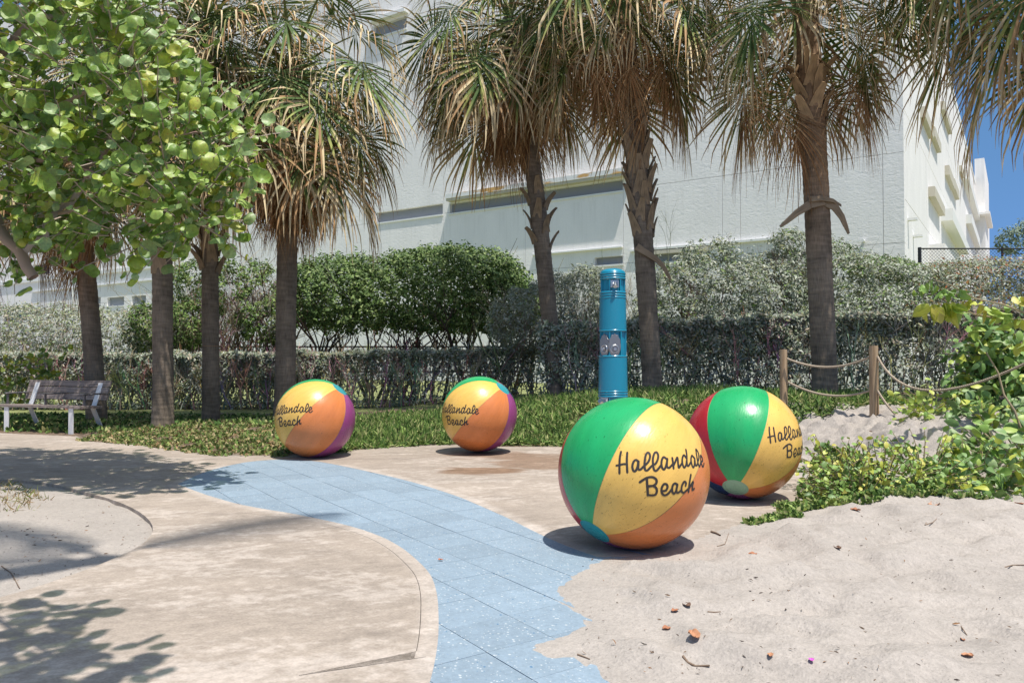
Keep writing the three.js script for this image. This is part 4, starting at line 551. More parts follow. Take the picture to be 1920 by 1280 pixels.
// blobs: [x, y, z, rx, ry, rz]; leaves sit on and just under the lumpy outside of the union of the blobs
function shrub(name, label, category, blobs, { n, size, cols, seed, geo = small, mat = dullM, lump = 0.22, lumpF = 1.3, depth = 0.28, up = 0.5, bare = 0, stems, stemCol = [0.22, 0.17, 0.13], group, thin = 0 }) {
  const r = rng(seed), t = thing(name, label, category, V(0, 0, 0), 0, group), w = blobs.map((b) => Math.pow(b[3] * b[4] + b[4] * b[5] + b[3] * b[5], 1)), tot = w.reduce((a, b) => a + b, 0);
  const inside = (p, skip, k) => blobs.some((b, i) => i !== skip && ((p.x - b[0]) / b[3]) ** 2 + ((p.y - b[1]) / b[4]) ** 2 + ((p.z - b[2]) / b[5]) ** 2 < k);
  scatter('foliage', t, geo, mat, n, () => { for (let tries = 0; ; tries++) {
    let u = r() * tot, i = 0; while (u > w[i] && i < blobs.length - 1) u -= w[i++]; const b = blobs[i];
    const y = 2 * r() - 1, a = r() * 6.2832, s = Math.sqrt(1 - y * y), nx = s * Math.cos(a), nz = s * Math.sin(a), l = 1 + lump * (noise(nx * 3 * lumpF + b[0] * 2 + y * 2, nz * 3 * lumpF + y * 3 + b[2]) + 0.6 * noise(nx * 9 * lumpF + y * 5, nz * 9 * lumpF - y * 7)) - depth * r() * r(), p = V(b[0] + b[3] * nx * l, b[1] + b[4] * y * l, b[2] + b[5] * nz * l);
    if (tries < 8 && (inside(p, i, 0.72) || (bare && y < -1 + bare) || (thin && noise(p.x * 2.2, p.y * 2.6 + p.z) < thin - 0.5))) continue;
    const d = V(nx / b[3], y / b[4], nz / b[5]).normalize().multiplyScalar(0.7).add(V((r() - 0.5) * 1.6, up + (r() - 0.5) * 1.4, (r() - 0.5) * 1.6)), c = pick(r, cols), k = 0.75 + 0.5 * r();
    return { p, f: V(nx / b[3], y / b[4], nz / b[5]).normalize().multiplyScalar(0.55).add(V((r() - 0.5) * 1.5, 0.35 + (r() - 0.5) * 1.3, 0.1 + (r() - 0.5) * 1.5)), roll: r() * 6.28, s: size * (0.5 + 1.0 * r() * r() + 0.15 * r()), c: [c[0] * k, c[1] * k, c[2] * k] }; } });
  if (stems) { const tb = new Tubes(); for (let k = 0; k < stems.n; k++) { const b = blobs[k % blobs.length], o = V(b[0] + (r() - 0.5) * 1.6 * b[3], stems.y0, b[2] + (r() - 0.5) * b[5] * 0.8); o.y = stems.y0 ?? 0; const h = Math.max(0.25, b[1] + b[4] * 0.5 - o.y); twigs(tb, r, o, V((r() - 0.5) * 0.9, 1, (r() - 0.5) * 0.6), h * (stems.k || 0.55), stems.r, stems.d ?? 3, stemCol.map((q) => q * (0.7 + 0.6 * r())), stems.spread || 0.6); } const m = mesh('stems', tb.geo(), twigM, t); m.userData.kind = 'stuff'; }
  return t;
}
const B = (px, py, D, rxp, ryp, rz) => { const q = dp(px, py, D); return [q.x, q.y, q.z, rxp * D / FOCAL, ryp * D / FOCAL, rz]; };
const SILVER = [[0.34, 0.38, 0.30], [0.42, 0.45, 0.38], [0.27, 0.33, 0.23], [0.5, 0.52, 0.46], [0.26, 0.27, 0.15]], DEEP = [[0.095, 0.17, 0.04], [0.125, 0.215, 0.05], [0.17, 0.26, 0.07], [0.26, 0.34, 0.12], [0.07, 0.125, 0.035]];
const DARKSILVER = [[0.11, 0.165, 0.125], [0.15, 0.21, 0.165], [0.20, 0.26, 0.215], [0.08, 0.125, 0.08]], DRY = [[0.40, 0.34, 0.27], [0.46, 0.40, 0.31], [0.34, 0.32, 0.22], [0.31, 0.33, 0.2]];
const HEDGE = [...SILVER, ...SILVER, [0.22, 0.28, 0.18], [0.19, 0.25, 0.16], ...DRY.slice(0, 2)];   // one kind of plant all along
// clipped hedge in three lengths: bare twiggy sides, a silvery top
function hedge(label, x0, x1, D, topPx0, topPx1, depth, seed, cols, dens, leafy, tw, gy0) {
  const r = rng(seed), t = thing('hedge', label, 'hedge', V(0, 0, 0)), a = dp(x0, topPx0, D), b = dp(x1, topPx1, D), len = b.x - a.x, tb = new Tubes();
  const gy = (x) => groundY(clamp(x, -9.5, 8.5), D - 0.2) - 0.03, ty = (x) => lerp(a.y, b.y, (x - a.x) / len) + 0.18 * noise(x * 1.3, seed) + 0.13 * noise(x * 5, seed) + 0.06 * noise(x * 17, seed);
  scatter('foliage', t, small, dullM, Math.round(len * dens), () => { const x = a.x + r() * len, top = ty(x), g = gy(x), f = r(), onTop = r() < 0.4; let y, z; if (onTop) { y = top - 0.09 * r() * r() + 0.03 * noise(x * 5, f * 9); z = -f * depth; } else { const h = Math.pow(r(), leafy); y = top - h * (top - g) * 0.97; z = (r() < 0.8 ? -0.3 * r() * r() : -depth * r()) + 0.22 * noise(x * 2.1, y * 2.6) + 0.12 * noise(x * 6, y * 6); }
    const c = pick(r, cols), k = 0.75 + 0.5 * r(); return { p: V(x, y, -D + z), f: V((r() - 0.5) * 1.6, 0.55 + (r() - 0.5) * 1.4, 0.45 + (r() - 0.5) * 1.6), roll: r() * 6.28, s: 0.05 + 0.05 * r(), c: [c[0] * k, c[1] * k, c[2] * k] }; });
  for (let k = 0; k < len * tw; k++) { const x = a.x + r() * len, g = gy(x), h = ty(x) - g; twigs(tb, r, V(x, g, -D - r() * depth * 0.7), V((r() - 0.5) * 0.7, 1, (r() - 0.5) * 0.4), h * 0.5, 0.011 + 0.008 * r(), 3, [0.60, 0.48, 0.38].map((q) => q * (0.5 + 0.8 * r())), 0.6); }
  const m = mesh('twigs', tb.geo(), twigM, t); m.userData.kind = 'stuff'; return t;
}
hedge('clipped hedge with a silvery top and bare twiggy sides behind the bench and left palms', -200, 640, 17.6, 668, 664, 0.8, 301, HEDGE, 4600, 2.9, 40);
hedge('thin middle length of the clipped hedge with lawn showing through, behind the farther ball', 640, 1010, 17.2, 662, 655, 0.8, 302, HEDGE, 3400, 3.2, 22);
hedge('leafy shaded length of the clipped hedge behind the teal post and rope fence', 1010, 2080, 15.0, 612, 572, 0.9, 303, HEDGE, 6000, 1.9, 18);
shrub('bush', 'big dense dark green rounded bush in the centre before the white wall', 'bush', [B(800, 560, 19.6, 190, 85, 1.6), B(640, 560, 19.6, 95, 78, 1.4), B(850, 520, 19.7, 130, 58, 1.4), B(930, 575, 19.5, 85, 65, 1.2), B(700, 590, 19.2, 120, 45, 1.0), B(850, 600, 19.2, 120, 38, 1.0), B(575, 545, 19.7, 40, 55, 0.9)], { n: 46000, size: 0.085, cols: DEEP, seed: 311, geo: broad, mat: leafM, lump: 0.4, lumpF: 1.7, bare: 0.3, up: 0.6, stems: { n: 34, y0: 0.15, r: 0.045, d: 3, k: 0.5, spread: 0.9 }, stemCol: [0.11, 0.085, 0.065] });
shrub('bush', 'lighter green bush with bare branches between the wired palm and the ball palm', 'bush', [B(450, 545, 19.8, 80, 62, 1.0), B(380, 535, 19.9, 55, 50, 0.9), B(490, 590, 19.4, 45, 60, 0.8)], { n: 9500, size: 0.075, cols: [...DEEP, ...DEEP, [0.17, 0.2, 0.08], SILVER[0]], seed: 312, geo: broad, thin: 0.42, lump: 0.3, stems: { n: 46, y0: 0.5, r: 0.024, d: 4, k: 0.5, spread: 1.0 }, stemCol: [0.30, 0.23, 0.18] });
shrub('bush', 'grey green silvery bush with bare twigs filling the gap left of the teal post', 'bush', [B(1060, 590, 17.2, 90, 75, 1.0), B(985, 600, 17.2, 70, 62, 0.9), B(1100, 560, 17.3, 50, 60, 0.9)], { n: 15000, size: 0.075, cols: SILVER, seed: 313, lump: 0.3, thin: 0.3, stems: { n: 34, y0: 0.6, r: 0.018, d: 4, k: 0.52, spread: 0.9 }, stemCol: [0.34, 0.27, 0.22] });
shrub('bush', 'silvery feathery bush behind the hedge between the two palms right of the teal post', 'bush', [B(1350, 545, 17, 95, 75, 1.0), B(1270, 560, 17, 70, 62, 0.9), B(1430, 570, 17, 85, 80, 1.0), B(1330, 495, 17.2, 52, 42, 0.7), B(1455, 505, 17.2, 40, 42, 0.7), B(1480, 460, 17.2, 36, 28, 0.5), B(1250, 610, 16.6, 90, 45, 0.8), B(1400, 620, 16.6, 110, 45, 0.8)], { n: 32000, size: 0.08, cols: [...SILVER, ...SILVER, DARKSILVER[2], DEEP[2]], seed: 314, lump: 0.62, lumpF: 1.5, thin: 0.3, up: 0.9, stems: { n: 22, y0: 0.6, r: 0.02, d: 4, k: 0.5 } });
shrub('bush', 'silvery bush right of the dune palm, some dark green sprigs along its top', 'bush', [B(1590, 540, 17, 90, 62, 1.0), B(1680, 560, 17, 90, 65, 1.0), B(1560, 500, 17.2, 45, 48, 0.7), B(1640, 590, 16.5, 120, 45, 0.9)], { n: 21000, size: 0.08, cols: [...SILVER, ...SILVER, DEEP[1], DEEP[2]], seed: 315, lump: 0.55, lumpF: 1.5, thin: 0.28, stems: { n: 16, y0: 0.6, r: 0.02, d: 3, k: 0.5 } });
shrub('bush', 'small dark green bush against the foot of the wall near the building corner', 'bush', [B(1645, 502, 18.2, 50, 20, 0.6), B(1690, 510, 18.2, 40, 20, 0.6)], { n: 3200, size: 0.085, cols: DEEP, seed: 316, geo: broad, mat: leafM, lump: 0.4 });
shrub('bush', 'grey bush with scattered red and orange leaves below the chain link fence', 'bush', [B(1790, 545, 17, 85, 56, 1.0), B(1900, 545, 17, 95, 60, 1.0), B(2010, 550, 17, 80, 60, 1.0), B(1840, 520, 17.4, 90, 30, 0.9), B(1830, 590, 16.5, 130, 40, 0.9)], { n: 26000, size: 0.075, cols: [...SILVER, ...SILVER, [0.36, 0.12, 0.05], [0.30, 0.16, 0.06], [0.22, 0.25, 0.08]], seed: 317, lump: 0.45, stems: { n: 12, y0: 0.7, r: 0.02, d: 3, k: 0.5 } });
shrub('bush', 'feathery shrub peeping over the chain link fence at the right edge', 'bush', [B(1905, 450, 25, 28, 26, 0.6), B(1955, 440, 25, 40, 40, 0.6)], { n: 2200, size: 0.12, cols: [SILVER[2], DARKSILVER[2]], seed: 318, lump: 0.5, thin: 0.4 });
shrub('bush', 'long silvery grey bush behind the clipped hedge at the far left', 'bush', [B(60, 625, 19.4, 130, 48, 1.0), B(200, 630, 19.4, 110, 50, 1.0), B(300, 625, 19.4, 70, 50, 1.0), B(-80, 620, 19.4, 90, 55, 1.0), B(130, 600, 19.8, 60, 30, 0.7), B(20, 600, 19.8, 60, 30, 0.7)], { n: 30000, size: 0.07, cols: [...SILVER, ...SILVER, ...DRY, DEEP[3]], seed: 319, lump: 0.5, stems: { n: 30, y0: 0.4, r: 0.016, d: 4, k: 0.5 }, stemCol: [0.38, 0.3, 0.24] });
shrub('bush', 'green olive bush beside the thick grey palm trunk', 'bush', [B(290, 615, 19.0, 50, 50, 0.7), B(350, 610, 19.0, 45, 45, 0.7)], { n: 6000, size: 0.075, cols: [...DEEP, [0.16, 0.19, 0.07], [0.2, 0.2, 0.1]], seed: 320, geo: broad, lump: 0.35, thin: 0.3, stems: { n: 14, y0: 0.4, r: 0.02, d: 4, k: 0.5 }, stemCol: [0.3, 0.22, 0.17] });

// sea grape leaves: nearly round, veined
const roundTx = tex(128, 128, (u, v) => { const x = (u - 0.5) * 2, y = v; let vein = Math.exp(-Math.abs(x) * 38); for (let k = 0; k < 6; k++) { const y0 = 0.06 + k * 0.13, yy = y0 + Math.abs(x) * (0.55 - 0.03 * k); vein = Math.max(vein, 0.8 * Math.exp(-Math.abs(y - yy) * 52)); } const m = 0.92 + 0.25 * noise(u * 7, v * 7), k = 1, sp = sstep(0.33, 0.42, noise(u * 9 + 31, v * 9)); if (sp > 0.5) return [0.62, 0.42, 0.3]; return [lerp(0.62, 0.98, vein * 0.8) * m * k, lerp(0.74, 0.93, vein * 0.7) * m * k, lerp(0.6, 0.82, vein * 0.7) * m * k]; });
function roundLeaf(seed, cup, notch) { const r = rng(seed), p = [0, 0.5, 0], uv = [0.5, 0.5], id = [], N = 16, R2 = 8; for (let j = 1; j <= 2; j++) for (let i = 0; i < N; i++) { const a = i / N * 6.2832 - Math.PI / 2, rad = 0.5 * j / 2 * (1 - (j === 2 && i === 0 ? notch : 0) + (j === 2 ? 0.05 * noise(i * 0.9 + seed, 3) : 0)), x = Math.cos(a) * rad, y = 0.5 + Math.sin(a) * rad; p.push(x, y, cup * (x * x * 1.2 + (y - 0.5) ** 2) + (j === 2 ? 0.055 * Math.sin(i * 1.3 + seed * 2) : 0.02 * Math.sin(i * 2.1 + seed)) - 0.12 * Math.abs(x) * (cup > 0 ? -1 : 1)); uv.push(x + 0.5, y); } for (let i = 0; i < N; i++) { const a = 1 + i, b = 1 + (i + 1) % N; id.push(0, a, b, a, a + N, b, b, a + N, b + N); } return geom(p, id, { uv }); }
const ROUND = [roundLeaf(1, 0.6, 0.2), roundLeaf(2, -0.5, 0.14), roundLeaf(3, 1.0, 0.24), roundLeaf(4, 0.3, 0.18), roundLeaf(7, -0.8, 0.2)];
const grapeM = (c, tr = 0.36) => new THREE.MeshPhysicalMaterial({ color: lin(...c), map: roundTx, roughness: 0.48, side: THREE.DoubleSide, transmission: tr, thickness: 0 });
const GC = [[0.40, 0.54, 0.11], [0.30, 0.44, 0.085], [0.50, 0.64, 0.14], [0.58, 0.66, 0.10], [0.46, 0.59, 0.27], [0.66, 0.62, 0.09], [0.66, 0.34, 0.15]], GM = GC.map((c) => grapeM(c)), GWT = [0, 0, 0, 1, 1, 1, 2, 2, 2, 3, 3, 4, 4, 4, 5, 0, 1, 2, 3, 4, 6].filter((q, i) => i < 20 || q < 6);
function leafy(name, label, category, leaves, geos, mats, cols, part, baseMat, limit = 300) {   // leaves: { p, n, roll, s, k }: the largest in view one by one, the rest as one mass
  const t = thing(name, label, category), eye = V(0, EYE, 0);
  for (const l of leaves) { const v = l.p.clone().sub(eye), d = -v.z, x = v.x / d * FOCAL, y = v.y / d * FOCAL; l.a = d > 0.3 && Math.abs(x) < 975 && y < 690 && y > -640 ? l.s / d * (1 - (l.hid || 0)) : 0; }
  leaves.sort((a, b) => b.a - a.a);
  const Y = V(0, 1, 0), ZZ = V(0, 0, 1), q2 = new THREE.Quaternion();
  leaves.slice(0, limit).forEach((l, i) => { const m = mesh(part, geos[i % geos.length], mats[l.k], t); m.position.copy(l.p); if (l.f) m.quaternion.setFromUnitVectors(ZZ, l.f.clone().normalize()).multiply(q2.setFromAxisAngle(ZZ, l.roll)); else m.quaternion.setFromUnitVectors(Y, l.n.clone().normalize()).multiply(q2.setFromAxisAngle(Y, l.roll)); m.scale.setScalar(l.s); });
  const rest = leaves.slice(limit); if (rest.length) geos.forEach((g, gi) => { const sub = rest.filter((_, i) => i % geos.length === gi); if (!sub.length) return; scatter('foliage', t, g, baseMat, sub.length, (i) => { const l = sub[i], c = cols[l.k]; return { p: l.p, f: l.f && l.f.clone(), n: l.n.clone(), roll: l.roll, s: l.s, c }; }); });
  return t;
}
{
  const r = rng(401), leaves = [], tb = new Tubes(), bark = [0.36, 0.29, 0.24];
  const blobs = [[60, 80, 7.6, 235, 190, 1.1], [205, 150, 7.3, 150, 150, 1.0], [310, 270, 7.1, 130, 120, 0.8], [350, 375, 7.0, 88, 75, 0.6], [170, 330, 7.4, 170, 115, 0.9], [20, 380, 7.7, 150, 110, 0.9], [-190, 120, 7.6, 260, 280, 1.2], [80, -190, 7.6, 240, 200, 1.2], [225, 45, 7.2, 50, 60, 0.5], [400, 265, 7.0, 52, 48, 0.4], [262, 430, 7.2, 60, 48, 0.5], [-100, -250, 7.5, 220, 220, 1.2]].map((b) => B(b[0], b[1], b[2], b[3], b[4], b[5]));
  const vol = blobs.map((b) => b[3] * b[4] + 0.1), tot = vol.reduce((a, b) => a + b);
  const limb = (a, b, r0, r1, sag = 0.1) => { tb.add(curve(a, b, sag, 8, r, 0.12), [r0, r1], 8, bark.map((q) => q * (0.85 + 0.3 * r()))); };
  const root = dp(-260, 560, 7.9); const base = V(root.x, groundY(root.x, 7.9) - 0.1, root.z), fork = dp(-150, 300, 7.7), knee = dp(20, 445, 7.5);
  const trunk = new Tubes(); trunk.add(curve(base, fork, 0, 8, r, 0.15), [0.16, 0.11], 14, bark);
  limb(dp(-60, 350, 7.6), dp(62, 520, 7.45), 0.062, 0.05, 0.0); limb(fork, dp(-60, 350, 7.6), 0.09, 0.062); limb(dp(38, 478, 7.5), dp(145, 362, 7.4), 0.042, 0.03, 0.0); limb(dp(145, 362, 7.4), dp(250, 220, 7.2), 0.03, 0.015); limb(fork, dp(60, 40, 7.5), 0.08, 0.03); limb(fork, dp(-40, -180, 7.5), 0.09, 0.03); limb(dp(60, 40, 7.5), dp(220, 30, 7.3), 0.028, 0.012); limb(dp(0, 300, 7.6), dp(190, 330, 7.2), 0.03, 0.014); limb(dp(190, 330, 7.2), dp(390, 250, 7.0), 0.016, 0.006); limb(dp(190, 330, 7.2), dp(420, 425, 7.0), 0.016, 0.005); limb(dp(100, 200, 7.4), dp(330, 170, 7.2), 0.024, 0.008); limb(dp(110, 400, 7.4), dp(270, 445, 7.2), 0.018, 0.006);
  const inAny = (p, i) => blobs.some((b, j) => j !== i && ((p.x - b[0]) / b[3]) ** 2 + ((p.y - b[1]) / b[4]) ** 2 + ((p.z - b[2]) / b[5]) ** 2 < 0.45);
  for (let s = 0; s < 1750; s++) {                         // sprays: a twig with alternating leaves towards its end
    let u = r() * tot, i = 0; while (u > vol[i] && i < blobs.length - 1) u -= vol[i++]; const b = blobs[i];
    const y = 2 * r() - 1, a = r() * 6.283, q = Math.sqrt(1 - y * y), rad = 0.25 + 0.6 * Math.cbrt(r()), o = V(b[0] + b[3] * q * Math.cos(a) * rad, b[1] + b[4] * y * rad, b[2] + b[5] * q * Math.sin(a) * rad);
    if (inAny(o, i) && r() < 0.35) continue;
    const d = V(q * Math.cos(a) * 0.8, y * 0.5 + 0.25, q * Math.sin(a) * 0.8 + 0.15).normalize(), L = 0.28 + 0.26 * r(), pts = []; const p = o.clone(), dd = d.clone();
    for (let k = 0; k <= 5; k++) { pts.push(p.clone()); dd.add(V((r() - 0.5) * 0.4, (r() - 0.5) * 0.3, (r() - 0.5) * 0.4)).normalize(); p.addScaledVector(dd, L / 5); }
    tb.add(pts, [0.008, 0.004], 4, bark);
    const m = 4 + Math.floor(r() * 3), tone = pick(r, GWT);
    for (let k = 0; k < m; k++) { const w = pts[Math.min(5, 1 + Math.floor(k / m * 5))], out = V((r() - 0.5) * 1.8, (r() - 0.45) * 1.3, (r() - 0.5) * 1.5 + 0.2).addScaledVector(dd, 0.4); leaves.push({ p: w.clone(), n: out, f: V((r() - 0.5) * 1.6, 0.5 + (r() - 0.5) * 1.3, 0.72 + (r() - 0.5) * 1.5), roll: r() * 6.28, s: 0.062 + 0.115 * Math.pow(r(), 2.1), k: r() < 0.55 ? tone : pick(r, GWT), hid: clamp((-p.z - 7) * 0.4, 0, 0.9) }); }
  }
  // a spray of the same tree overhead and out of the picture, whose leaves shade the paving
  for (const [gx, gy, h] of [[40, 1135, 3.2], [95, 1150, 3.2], [130, 1160, 3.3], [70, 1175, 3.3], [20, 1210, 3.2], [110, 1215, 3.3], [170, 1230, 3.3], [60, 1240, 3.3], [0, 1250, 3.2], [130, 1262, 3.4], [200, 1245, 3.4], [30, 1280, 3.3], [90, 1290, 3.4], [250, 1262, 3.5], [-30, 1230, 3.2], [-60, 1280, 3.3], [180, 1290, 3.5], [-80, 1220, 3.3]]) { const g = gp(gx, gy), o = g.clone().addScaledVector(SUN, h / SUN.y); const n = 7 + Math.floor(r() * 3); for (let k = 0; k < n; k++) leaves.push({ p: o.clone().add(V((r() - 0.5) * 0.26, (r() - 0.5) * 0.16, (r() - 0.5) * 0.3)), n: V(r() - 0.5, 0.1 * (r() - 0.5), r() - 0.5), roll: r() * 6.28, s: 0.11 + 0.07 * r(), k: pick(r, GWT) }); limb(o.clone().add(V(-0.25, 0.08, 0.1)), o.clone().add(V(0.12, 0, 0)), 0.006, 0.003, 0.02); }
  { const o = gp(60, 1215).addScaledVector(SUN, 3.35 / SUN.y); limb(fork, o.clone().add(V(-1.6, 0.5, -1.2)), 0.07, 0.035); limb(o.clone().add(V(-1.6, 0.5, -1.2)), o.clone().add(V(0.3, 0.05, 0.2)), 0.035, 0.008); }
  const t = leafy('sea_grape_tree', 'sea grape tree with big round green leaves overhanging the upper left', 'tree', leaves, ROUND, GM, GC, 'leaf', grapeM([1, 1, 1]));
  mesh('trunk', trunk.geo(), std(lin(1, 1, 1), { vertexColors: true, bumpMap: barkBump, bumpScale: 0.006 }), t); mesh('branches', tb.geo(), twigM, t);
}
// yellow green shrub on the right, and the low spray of it over the berm
const OVAL = [leafGeo(1, 0.34, 0.25, 0.35, 4), leafGeo(1, 0.38, -0.3, 0.5, 4), leafGeo(1, 0.3, 0.4, 0.7, 4)];
const YC = [[0.52, 0.56, 0.08], [0.38, 0.50, 0.09], [0.26, 0.42, 0.09], [0.20, 0.34, 0.10], [0.56, 0.52, 0.11], [0.13, 0.23, 0.07], [0.34, 0.46, 0.20]], YM = YC.map((c) => new THREE.MeshPhysicalMaterial({ color: lin(...c), roughness: 0.5, side: THREE.DoubleSide, transmission: 0.35, thickness: 0 }));
const yAny = new THREE.MeshPhysicalMaterial({ color: lin(1, 1, 1), roughness: 0.5, side: THREE.DoubleSide, transmission: 0.3, thickness: 0 });
function spraysIn(r, blobs, n, per, s0, s1, tones, tb, bark, droop = 0.2) {
  const leaves = []; for (let s = 0; s < n; s++) { const b = pick(r, blobs), y = 2 * r() - 1, a = r() * 6.283, q = Math.sqrt(1 - y * y), rad = 0.2 + 0.75 * Math.cbrt(r()), p = V(b[0] + b[3] * q * Math.cos(a) * rad, b[1] + b[4] * y * rad, b[2] + b[5] * q * Math.sin(a) * rad), d = V(q * Math.cos(a) - 0.3, y * 0.6 + 0.3, q * Math.sin(a) + 0.2).normalize(), pts = [];
    for (let k = 0; k <= 5; k++) { pts.push(p.clone()); p.addScaledVector(d, 0.055); d.add(V((r() - 0.5) * 0.3, -droop * 0.3 + (r() - 0.5) * 0.2, (r() - 0.5) * 0.3)).normalize(); } tb.add(pts, [0.006, 0.003], 3, bark);
    const tone = pick(r, tones); for (let k = 0; k < per; k++) { const w = pts[Math.min(5, Math.floor(k / per * 6))]; leaves.push({ p: w.clone(), n: V(0, 1, 0), f: V((r() - 0.5) * 1.7, 0.55 + (r() - 0.5) * 1.4, 0.45 + (r() - 0.5) * 1.6), roll: r() * 6.28, s: lerp(s0, s1, r()), k: r() < 0.6 ? tone : pick(r, tones) }); } }
  return leaves;
}
{
  const r = rng(501), tb = new Tubes(), bark = [0.3, 0.24, 0.15];
  const main = [[1895, 770, 8.7, 88, 80, 0.4], [1860, 835, 8.2, 80, 62, 0.4], [1868, 680, 9.0, 56, 58, 0.35], [1905, 660, 8.8, 60, 52, 0.35], [1890, 725, 8.9, 62, 62, 0.35], [1900, 880, 7.5, 100, 55, 0.5], [1930, 880, 7.2, 100, 58, 0.6], [2000, 790, 8.8, 100, 150, 0.5], [1815, 785, 8.8, 25, 30, 0.2], [1820, 898, 7.1, 75, 36, 0.45]].map((b) => B(...b));
  let leaves = spraysIn(r, main, 860, 6, 0.05, 0.135, [0, 1, 2, 2, 3, 3, 3, 5, 5, 6], tb, bark);
  // long arching branch in front of the dark hedge
  const arm = [[2000, 620, 7.7], [1930, 600, 7.7], [1880, 598, 7.7], [1830, 590, 7.7], [1780, 568, 7.7], [1745, 545, 7.7]].map((q) => dp(...q)); tb.add(arm, [0.014, 0.005], 6, bark);
  const arm2 = [[1930, 590, 7.6], [1880, 570, 7.6], [1830, 560, 7.6], [1785, 535, 7.6], [1755, 525, 7.6]].map((q) => dp(...q)); tb.add(arm2, [0.01, 0.004], 5, bark);
  for (const [px, py, n, s, tn] of [[1745, 530, 9, 0.10, [2, 3, 1]], [1770, 545, 8, 0.10, [2, 3]], [1790, 545, 6, 0.10, [2, 3]], [1750, 575, 8, 0.15, [0, 4, 0]], [1772, 572, 8, 0.17, [0, 0, 1]], [1790, 575, 6, 0.16, [0, 1]], [1825, 565, 6, 0.10, [0, 4]], [1845, 575, 7, 0.11, [0, 4, 1]], [1860, 580, 6, 0.13, [0, 1]], [1885, 590, 8, 0.13, [1, 2]], [1905, 600, 7, 0.12, [0, 2, 1]], [1910, 560, 7, 0.11, [1, 4]], [1720, 545, 4, 0.08, [2, 1]], [1915, 640, 6, 0.12, [0, 1]]]) { const o = dp(px, py, 7.65); for (let k = 0; k < n; k++) leaves.push({ p: o.clone().add(V((r() - 0.5) * 0.12, (r() - 0.5) * 0.06, (r() - 0.5) * 0.12)), n: V((r() - 0.5) * 1.3, -0.9 + 0.4 * r(), (r() - 0.5) * 1.1), roll: (r() - 0.5) * 2.2, s: s * (0.7 + 0.5 * r()), k: pick(r, tn) }); }
  for (const [x0, y0, x1, y1] of [[2000, 930, 1990, 640], [1960, 940, 1850, 660], [1900, 930, 1840, 800], [1990, 640, 2000, 620], [1980, 930, 1930, 590]]) tb.add(curve(dp(x0, y0, 7.4), dp(x1, y1, 7.7), 0.1, 6, r, 0.1), [0.018, 0.008], 6, bark);
  const t = leafy('shrub', 'yellow green large leaved shrub at the right edge behind the sagging ropes', 'shrub', leaves, OVAL, YM, YC, 'leaf', yAny); mesh('branches', tb.geo(), twigM, t);
}
{
  const r = rng(521), tb = new Tubes();
  const lowB = [[1640, 895, 7.0, 80, 26, 0.4], [1560, 880, 7.3, 40, 22, 0.3], [1720, 890, 6.9, 70, 36, 0.4], [1600, 925, 6.8, 60, 18, 0.3]].map((b) => B(...b));
  const t = leafy('low_shrub', 'low yellow and green leafy plant trailing over the foot of the sandy berm', 'shrub', spraysIn(r, lowB, 260, 6, 0.025, 0.07, [0, 1, 1, 2, 2, 4, 3, 3, 5], tb, [0.3, 0.24, 0.15], 0), OVAL, YM, YC, 'leaf', yAny, 200); mesh('stems', tb.geo(), twigM, t);
  const tb2 = new Tubes(), t2 = leafy('low_shrub', 'small bright sprig growing under the sagging lower rope on the berm', 'shrub', spraysIn(r, [B(1740, 770, 8.6, 35, 18, 0.2), B(1770, 800, 8.5, 28, 22, 0.2)], 24, 6, 0.05, 0.09, [0, 1, 1, 2], tb2, [0.3, 0.24, 0.15], 0.1), OVAL, YM, YC, 'leaf', yAny, 150); mesh('stems', tb2.geo(), twigM, t2);
  const tb3 = new Tubes(), t3 = leafy('low_shrub', 'young sea grape with yellowing round leaves beside the bench in front of the hedge', 'shrub', spraysIn(r, [B(30, 700, 14.6, 60, 22, 0.3), B(100, 690, 14.6, 40, 22, 0.3), B(40, 735, 14.5, 70, 22, 0.3), B(-60, 710, 14.6, 60, 40, 0.3)], 60, 5, 0.07, 0.13, [0, 1, 3, 5], tb3, [0.3, 0.24, 0.2], 0), ROUND, GM, GC, 'leaf', grapeM([1, 1, 1]), 120); mesh('stems', tb3.geo(), twigM, t3);
}

